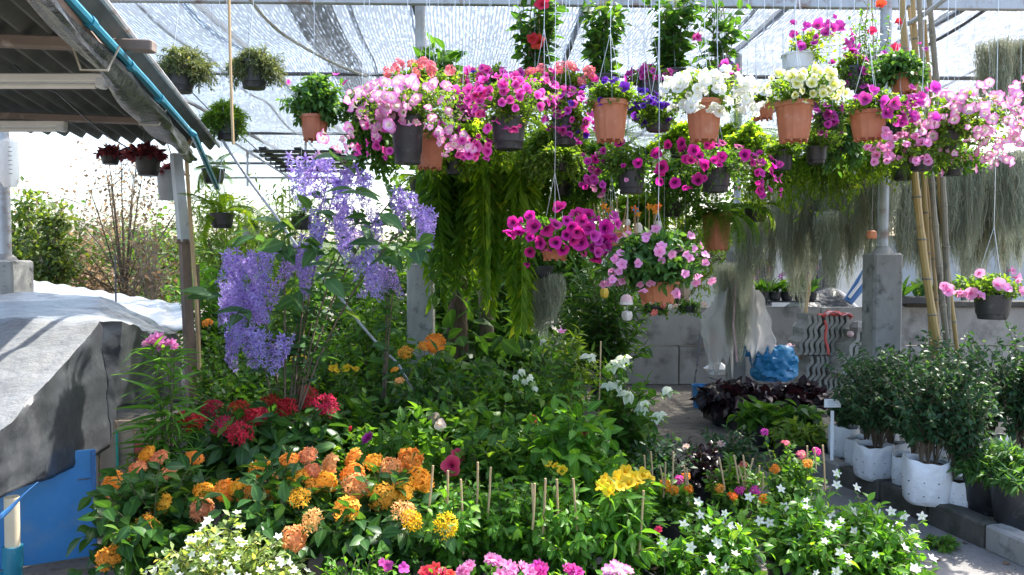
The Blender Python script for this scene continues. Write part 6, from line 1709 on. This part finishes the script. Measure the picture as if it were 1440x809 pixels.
# white grow bags with roses along the kerb
def bag_mesh(v):
    def make():
        g = rng_of(('bag', v))
        prof = [(.001, .002), (.118, .0), (.138, .02), (.146, .09), (.147, .16), (.144, .23), (.140, .27), (.136, .285), (.128, .28), (.122, .25)]
        sq = lambda w: 1 / (abs(math.cos(w)) ** 5 + abs(math.sin(w)) ** 5) ** .2
        ph = g.uniform(0, 6.28, 5)
        mod = lambda w, i: (.55 * sq(w) + .45) * .95 * (1 + (.006 + .002 * i) * math.sin(5 * w + ph[0] + i * .7) + .012 * math.sin(11 * w + ph[1] - i * 1.1) + .008 * math.sin(23 * w + i * 2.3))
        mb = MB(); P2 = []
        for k in range(len(prof) - 1):
            for t in ((0, .5) if 1 < k < 6 else (0,)):
                P2.append((prof[k][0] * (1 - t) + prof[k + 1][0] * t, prof[k][1] * (1 - t) + prof[k + 1][1] * t))
        P2.append(prof[-1])
        mb.lathe(P2, 56, mod=mod)
        V = np.array(mb.v)
        hi = V[:, 2] > .24
        V[hi, 2] += .012 * np.sin(2 * np.arctan2(V[hi, 1], V[hi, 0]) + ph[2]) + .004 * np.sin(9 * np.arctan2(V[hi, 1], V[hi, 0]) + ph[3])
        mb.v = [tuple(p) for p in V]
        me = mb.mesh('bag', M['bag_white'], True)
        h = MB()
        for k in range(22):
            w = 6.283 * (k % 11) / 11 + .15; z = .07 + .085 * (k // 11)
            r = .1475 * (.55 * sq(w) + .45) * .95 + .001
            h.tube([(r * math.cos(w) * .99, r * math.sin(w) * .99, z), (r * math.cos(w) * 1.02, r * math.sin(w) * 1.02, z)], .0042, 6)
        return me, h.mesh('drain_holes', M['hole'])
    return cmesh(('bag', v), make)
def bagrose(label, px, ybase, Y, w, ytop, wp, mat='l_rose', S=54, leafs=.055, heads=None, stems_only=False):
    rng = rng_of(label); o = P(px, ybase, Y); s = Y / FPX
    root = empty('bagged_rose', (o[0], Y, .127), label, 'rose bush', 'rose bushes in white grow bags')
    sc = w * s / .285; me, hm = bag_mesh(int(rng.integers(4)))
    m4 = Matrix.Rotation(float(rng.uniform(0, 6.28)), 4, 'Z') @ Matrix.Diagonal((sc, sc, sc * .98, 1))
    b = link('bag', me, root, mat4=m4); link('drain_hole', hm, b)
    soil_part(root, .12 * sc, .235 * sc)
    H = P(px, ytop - 12, Y)[2] - .127; R = wp * .62 * s; ph = .23 * sc
    th = rng.uniform(0, 6.28, S); q = np.sqrt(rng.uniform(.02, 1, S))
    zz = ph + (H - ph) * (1 - .2 * q ** 2) * rng.uniform(.42, 1.1, S)
    tip = np.stack([q * R * np.cos(th), q * min(R, .3) * np.sin(th), zz], 1)
    cl3 = rng.uniform(-.05, .05, (3, 2)); ci = rng.integers(3, size=S)
    p0 = np.stack([cl3[ci, 0], cl3[ci, 1], np.full(S, ph)], 1)
    p1 = np.stack([cl3[ci, 0] * 2 + .1 * tip[:, 0], cl3[ci, 1] * 2 + .1 * tip[:, 1], ph + (zz - ph) * .7], 1)
    stems_obj(root, p0, p1, tip, .0042, 'bark')
    p, d, z = leaves_on(rng, p0, p1, tip, 27, .38, leafs * 1.05, .45, 1.1, .4)
    emit_leaves(root, rng, p, d, z, 'ovate', mat, 70)
for a in (('rose bush in the farthest white bag under the plant sign', 1186, 663, 6.15, 44, 560, 40),
          ('rose bush in the second white bag of the row', 1210, 668, 5.85, 40, 512, 60),
          ('rose bush in the squat white bag third along the kerb', 1228, 681, 5.5, 50, 500, 110),
          ('rose bush in the white bag tucked behind the third', 1256, 668, 5.75, 40, 505, 100),
          ('rose bush in the white bag left of the largest bag', 1278, 690, 5.3, 46, 500, 100),
          ('rose bush with bare stems in the largest white bag', 1302, 718, 4.95, 64, 490, 120),
          ('rose bush in the bag half hidden behind the largest bag', 1338, 690, 5.35, 52, 490, 110),
          ('rose bush in the small white bag beside the black pots', 1350, 730, 4.85, 40, 505, 90),
          ('rose bush at the back of the pavement beneath the bamboo', 1310, 655, 6.1, 46, 480, 120),
          ('rose bush at the back right under the low pink petunia pot', 1390, 665, 5.8, 48, 488, 120),
          ('rose bush at the right photo edge behind the black pots', 1428, 670, 5.4, 48, 470, 110),
          ('rose bush in a bag just outside the right photo edge', 1490, 690, 5.3, 48, 480, 120),
          ('rose bush in a rear bag outside the right photo edge', 1500, 660, 5.9, 48, 480, 120),
          ('rose bush in a white bag before the pale pier', 1240, 650, 6.3, 40, 500, 90)):
    bagrose(*a)
for lab, px, yb, Y, w, yt, wp in (('feathery aralia in a black pot, left of the two at the right edge', 1388, 742, 4.75, 62, 612, 90), ('feathery aralia in a black pot cut by the right photo edge', 1432, 760, 4.5, 72, 620, 100)):
    s = Y / FPX; r = w * .5 * s
    bush(lab, px, yt, Y, wp, 'aralia', 'potted_aralia', 'feathery aralias in black pots', S=70, L=16, leaf=('smalln', .085, 'l_imp'), n_ind=150, pot=('black', r, r * 2.0), base=.127, depth=.28, dome=.35, lowest=.5, spread=1.2)
bush('weedy green sprig growing at the foot of the kerb', 1325, 750, 4.45, 46, 'weed', 'weed', S=14, L=9, leaf=('small', .045, 'l_hib'), n_ind=30, pot=None, depth=.1, dome=.6)

# orchids on the wall
tr = empty('orchid_tray', P(1098, 424, 10.6), 'black tray of purple orchids standing on the rear wall', 'orchids')
rg = rng_of('orch')
for i in range(6):
    p = link('pot', pot_mesh('black', .085, .12), tr, (-.40 + i * .16, 0, .01))
MB().box((0, 0, .0), (1.0, .2, .02), None, .004).build('tray', M['black_plastic'], tr)
n = 60; p0 = np.stack([rg.uniform(-.45, .45, n), rg.uniform(-.06, .06, n), np.full(n, .12)], 1)
lp = p0; ld = np.stack([rg.normal(0, .5, n), rg.normal(0, .4, n), np.full(n, .8)], 1)
emit_leaves(tr, rg, lp, ld, rg.uniform(.18, .34, n), 'lance', 'l_hib', 60)
for i in range(12):
    x = rg.uniform(-.45, .45) if i < 7 else rg.uniform(.25, .48); q = np.array([x, -.1, rg.uniform(.3, .48)])
    put_flower(tr, 'star', 'p_orchid', q, (rg.normal(0, .3), -1, .2), .04, rg)
tr = empty('orchid_tray', P(1280, 424, 10.4), 'black tray of moss draped orchids on the wall behind the bamboo', 'orchids')
MB().box((0, 0, .02), (1.0, .24, .1), None, .01).build('tray', M['black_plastic'], tr)
n = 44; lp = np.stack([rg.uniform(-.45, .45, n), rg.uniform(-.06, .06, n), np.full(n, .06)], 1); ld = np.stack([rg.normal(0, .5, n), rg.normal(0, .4, n), np.full(n, .8)], 1)
emit_leaves(tr, rg, lp, ld, rg.uniform(.2, .4, n), 'lance', 'l_deep', 44)

# ceramic ornaments and plastic flowers on sticks hung at the centre
def ornament(label, px, py, Y, kind, mat, sc=1.0):
    o = P(px, py, Y); t = empty('hanging_ornament', o, label, 'ornament', 'ornaments hanging at the centre')
    if kind == 'bell':
        MB().lathe([(.001, .05), (.02, .048), (.04, .03), (.048, 0), (.05, -.03), (.044, -.032), (.03, .02), (.001, .04)], 16).build('bell', M[mat], t, True)
        MB().lathe([(.0505, -.012), (.0512, -.02), (.051, -.028)], 16).build('rim_band', M['ceramic_white'], t, True)
    elif kind == 'doll':
        MB().lathe([(.001, -.07), (.03, -.068), (.036, -.03), (.018, .0), (.001, .004)], 14).build('body', M[mat], t, True)
        MB().lathe([(.001, -.005), (.022, .005), (.028, .028), (.02, .05), (.001, .056)], 14).build('head', M['ceramic_white'], t, True)
    else:
        MB().lathe([(.001, -.05), (.03, -.04), (.042, -.01), (.036, .025), (.001, .035)], 7, mod=lambda w, i: 1 + .12 * math.sin(3 * w)).build('shell', M[mat], t, True)
    MB().tube([(0, 0, .03), (.003, 0, .5), (0, 0, RAILZ - o[2])], .0016, 4).build('hanger', M['wire'], t, True)
    t.scale = (sc, sc, 1)
for a in (('pink ceramic bell hanging under the impatiens basket', 881, 423, 6.0, 'bell', 'ceramic_pink'), ('round white ceramic shell below the pink bell', 882, 443, 6.02, 'shell', 'ceramic_white'),
          ('small white ceramic drop right of the pink bell', 907, 407, 6.1, 'shell', 'ceramic_white', .6), ('blue ceramic pendant under the impatiens basket', 933, 413, 6.3, 'shell', 'ceramic_blue', .9),
          ('tan ceramic tag at the right below the impatiens basket', 962, 410, 6.4, 'shell', 'timber', 1.2), ('yellow painted doll left of the impatiens basket', 858, 325, 6.2, 'doll', 'yellow_paint'),
          ('orange painted doll behind the impatiens basket', 882, 318, 6.25, 'doll', 'orange_clay'), ('grey ceramic bell above the impatiens basket', 898, 322, 6.2, 'bell', 'ceramic_white', .7),
          ('blue painted doll at the top of the impatiens basket', 926, 320, 6.3, 'doll', 'ceramic_blue'), ('yellow ceramic bird under the left of the impatiens basket', 850, 411, 6.1, 'shell', 'yellow_paint', .8)):
    ornament(*a)
for lab, pts, mt in (('orange plastic flower sprig on a wire at the centre', [(913, 291), (920, 293), (926, 290), (922, 297)], 'p_plasticorange'), ('orange and blue plastic butterflies on sticks above the magenta petunias', [(849, 290), (855, 296), (892, 294), (897, 300)], 'p_plasticorange'), ('pair of blue plastic butterflies on sticks', [(855, 297), (894, 295)], 'p_blue')):
    o = P(pts[0][0], 330, 6.1); t = empty('plastic_flower', o, lab, 'ornament', 'plastic flowers on sticks'); rg = rng_of(lab)
    for (x, y) in pts:
        q = P(x, y, 6.1) - o; put_flower(t, 'star', mt, q, (rg.normal(0, .3), -1, .3), .032, rg)
        MB().tube([(q[0], q[1] + .01, 0), tuple(q)], .003, 4).build('stick', M['stake'], t)
pn = empty('stick_pot', P(860, 330, 6.1), 'small pot full of thin upright bamboo sticks behind the magenta petunias', 'stick pot'); rg = rng_of('sticks')
link('pot', pot_mesh('terracotta', .1, .12), pn, (0, 0, -.1)); hanger(pn, .1, .02, RAILZ - P(860, 330, 6.1)[2])
for i in range(14):
    x = rg.uniform(-.09, .09); MB().tube([(x, rg.uniform(-.05, .05), -.02), (x * 1.6, 0, rg.uniform(.12, .3))], .0035, 4).build('stick', M['stake'], pn)
# coir trunk behind the tassel ferns
o = P(642, 470, 7.6); t = empty('tree_stump', o * [1, 1, 0], 'shaggy brown fern trunk standing behind the mossy pier', 'trunk')
MB().tube([(0, 0, 0), (.02, 0, .7), (.0, .02, 1.15), (.06, .02, 1.5)], [.10, .11, .10, .05], 12).build('trunk', M['coir'], t, True)
o = P(690, 420, 8.0); t = empty('dark_tree', o * [1, 1, 0], 'thin dark tree trunk rising among the tassel ferns', 'tree')
MB().tube([(0, 0, 0), (-.06, 0, 1.4), (.05, 0, 2.2), (.4, 0, 3.3), (.5, 0, 4.0)], [.08, .07, .06, .05, .03], 10).build('trunk', M['bark'], t, True)
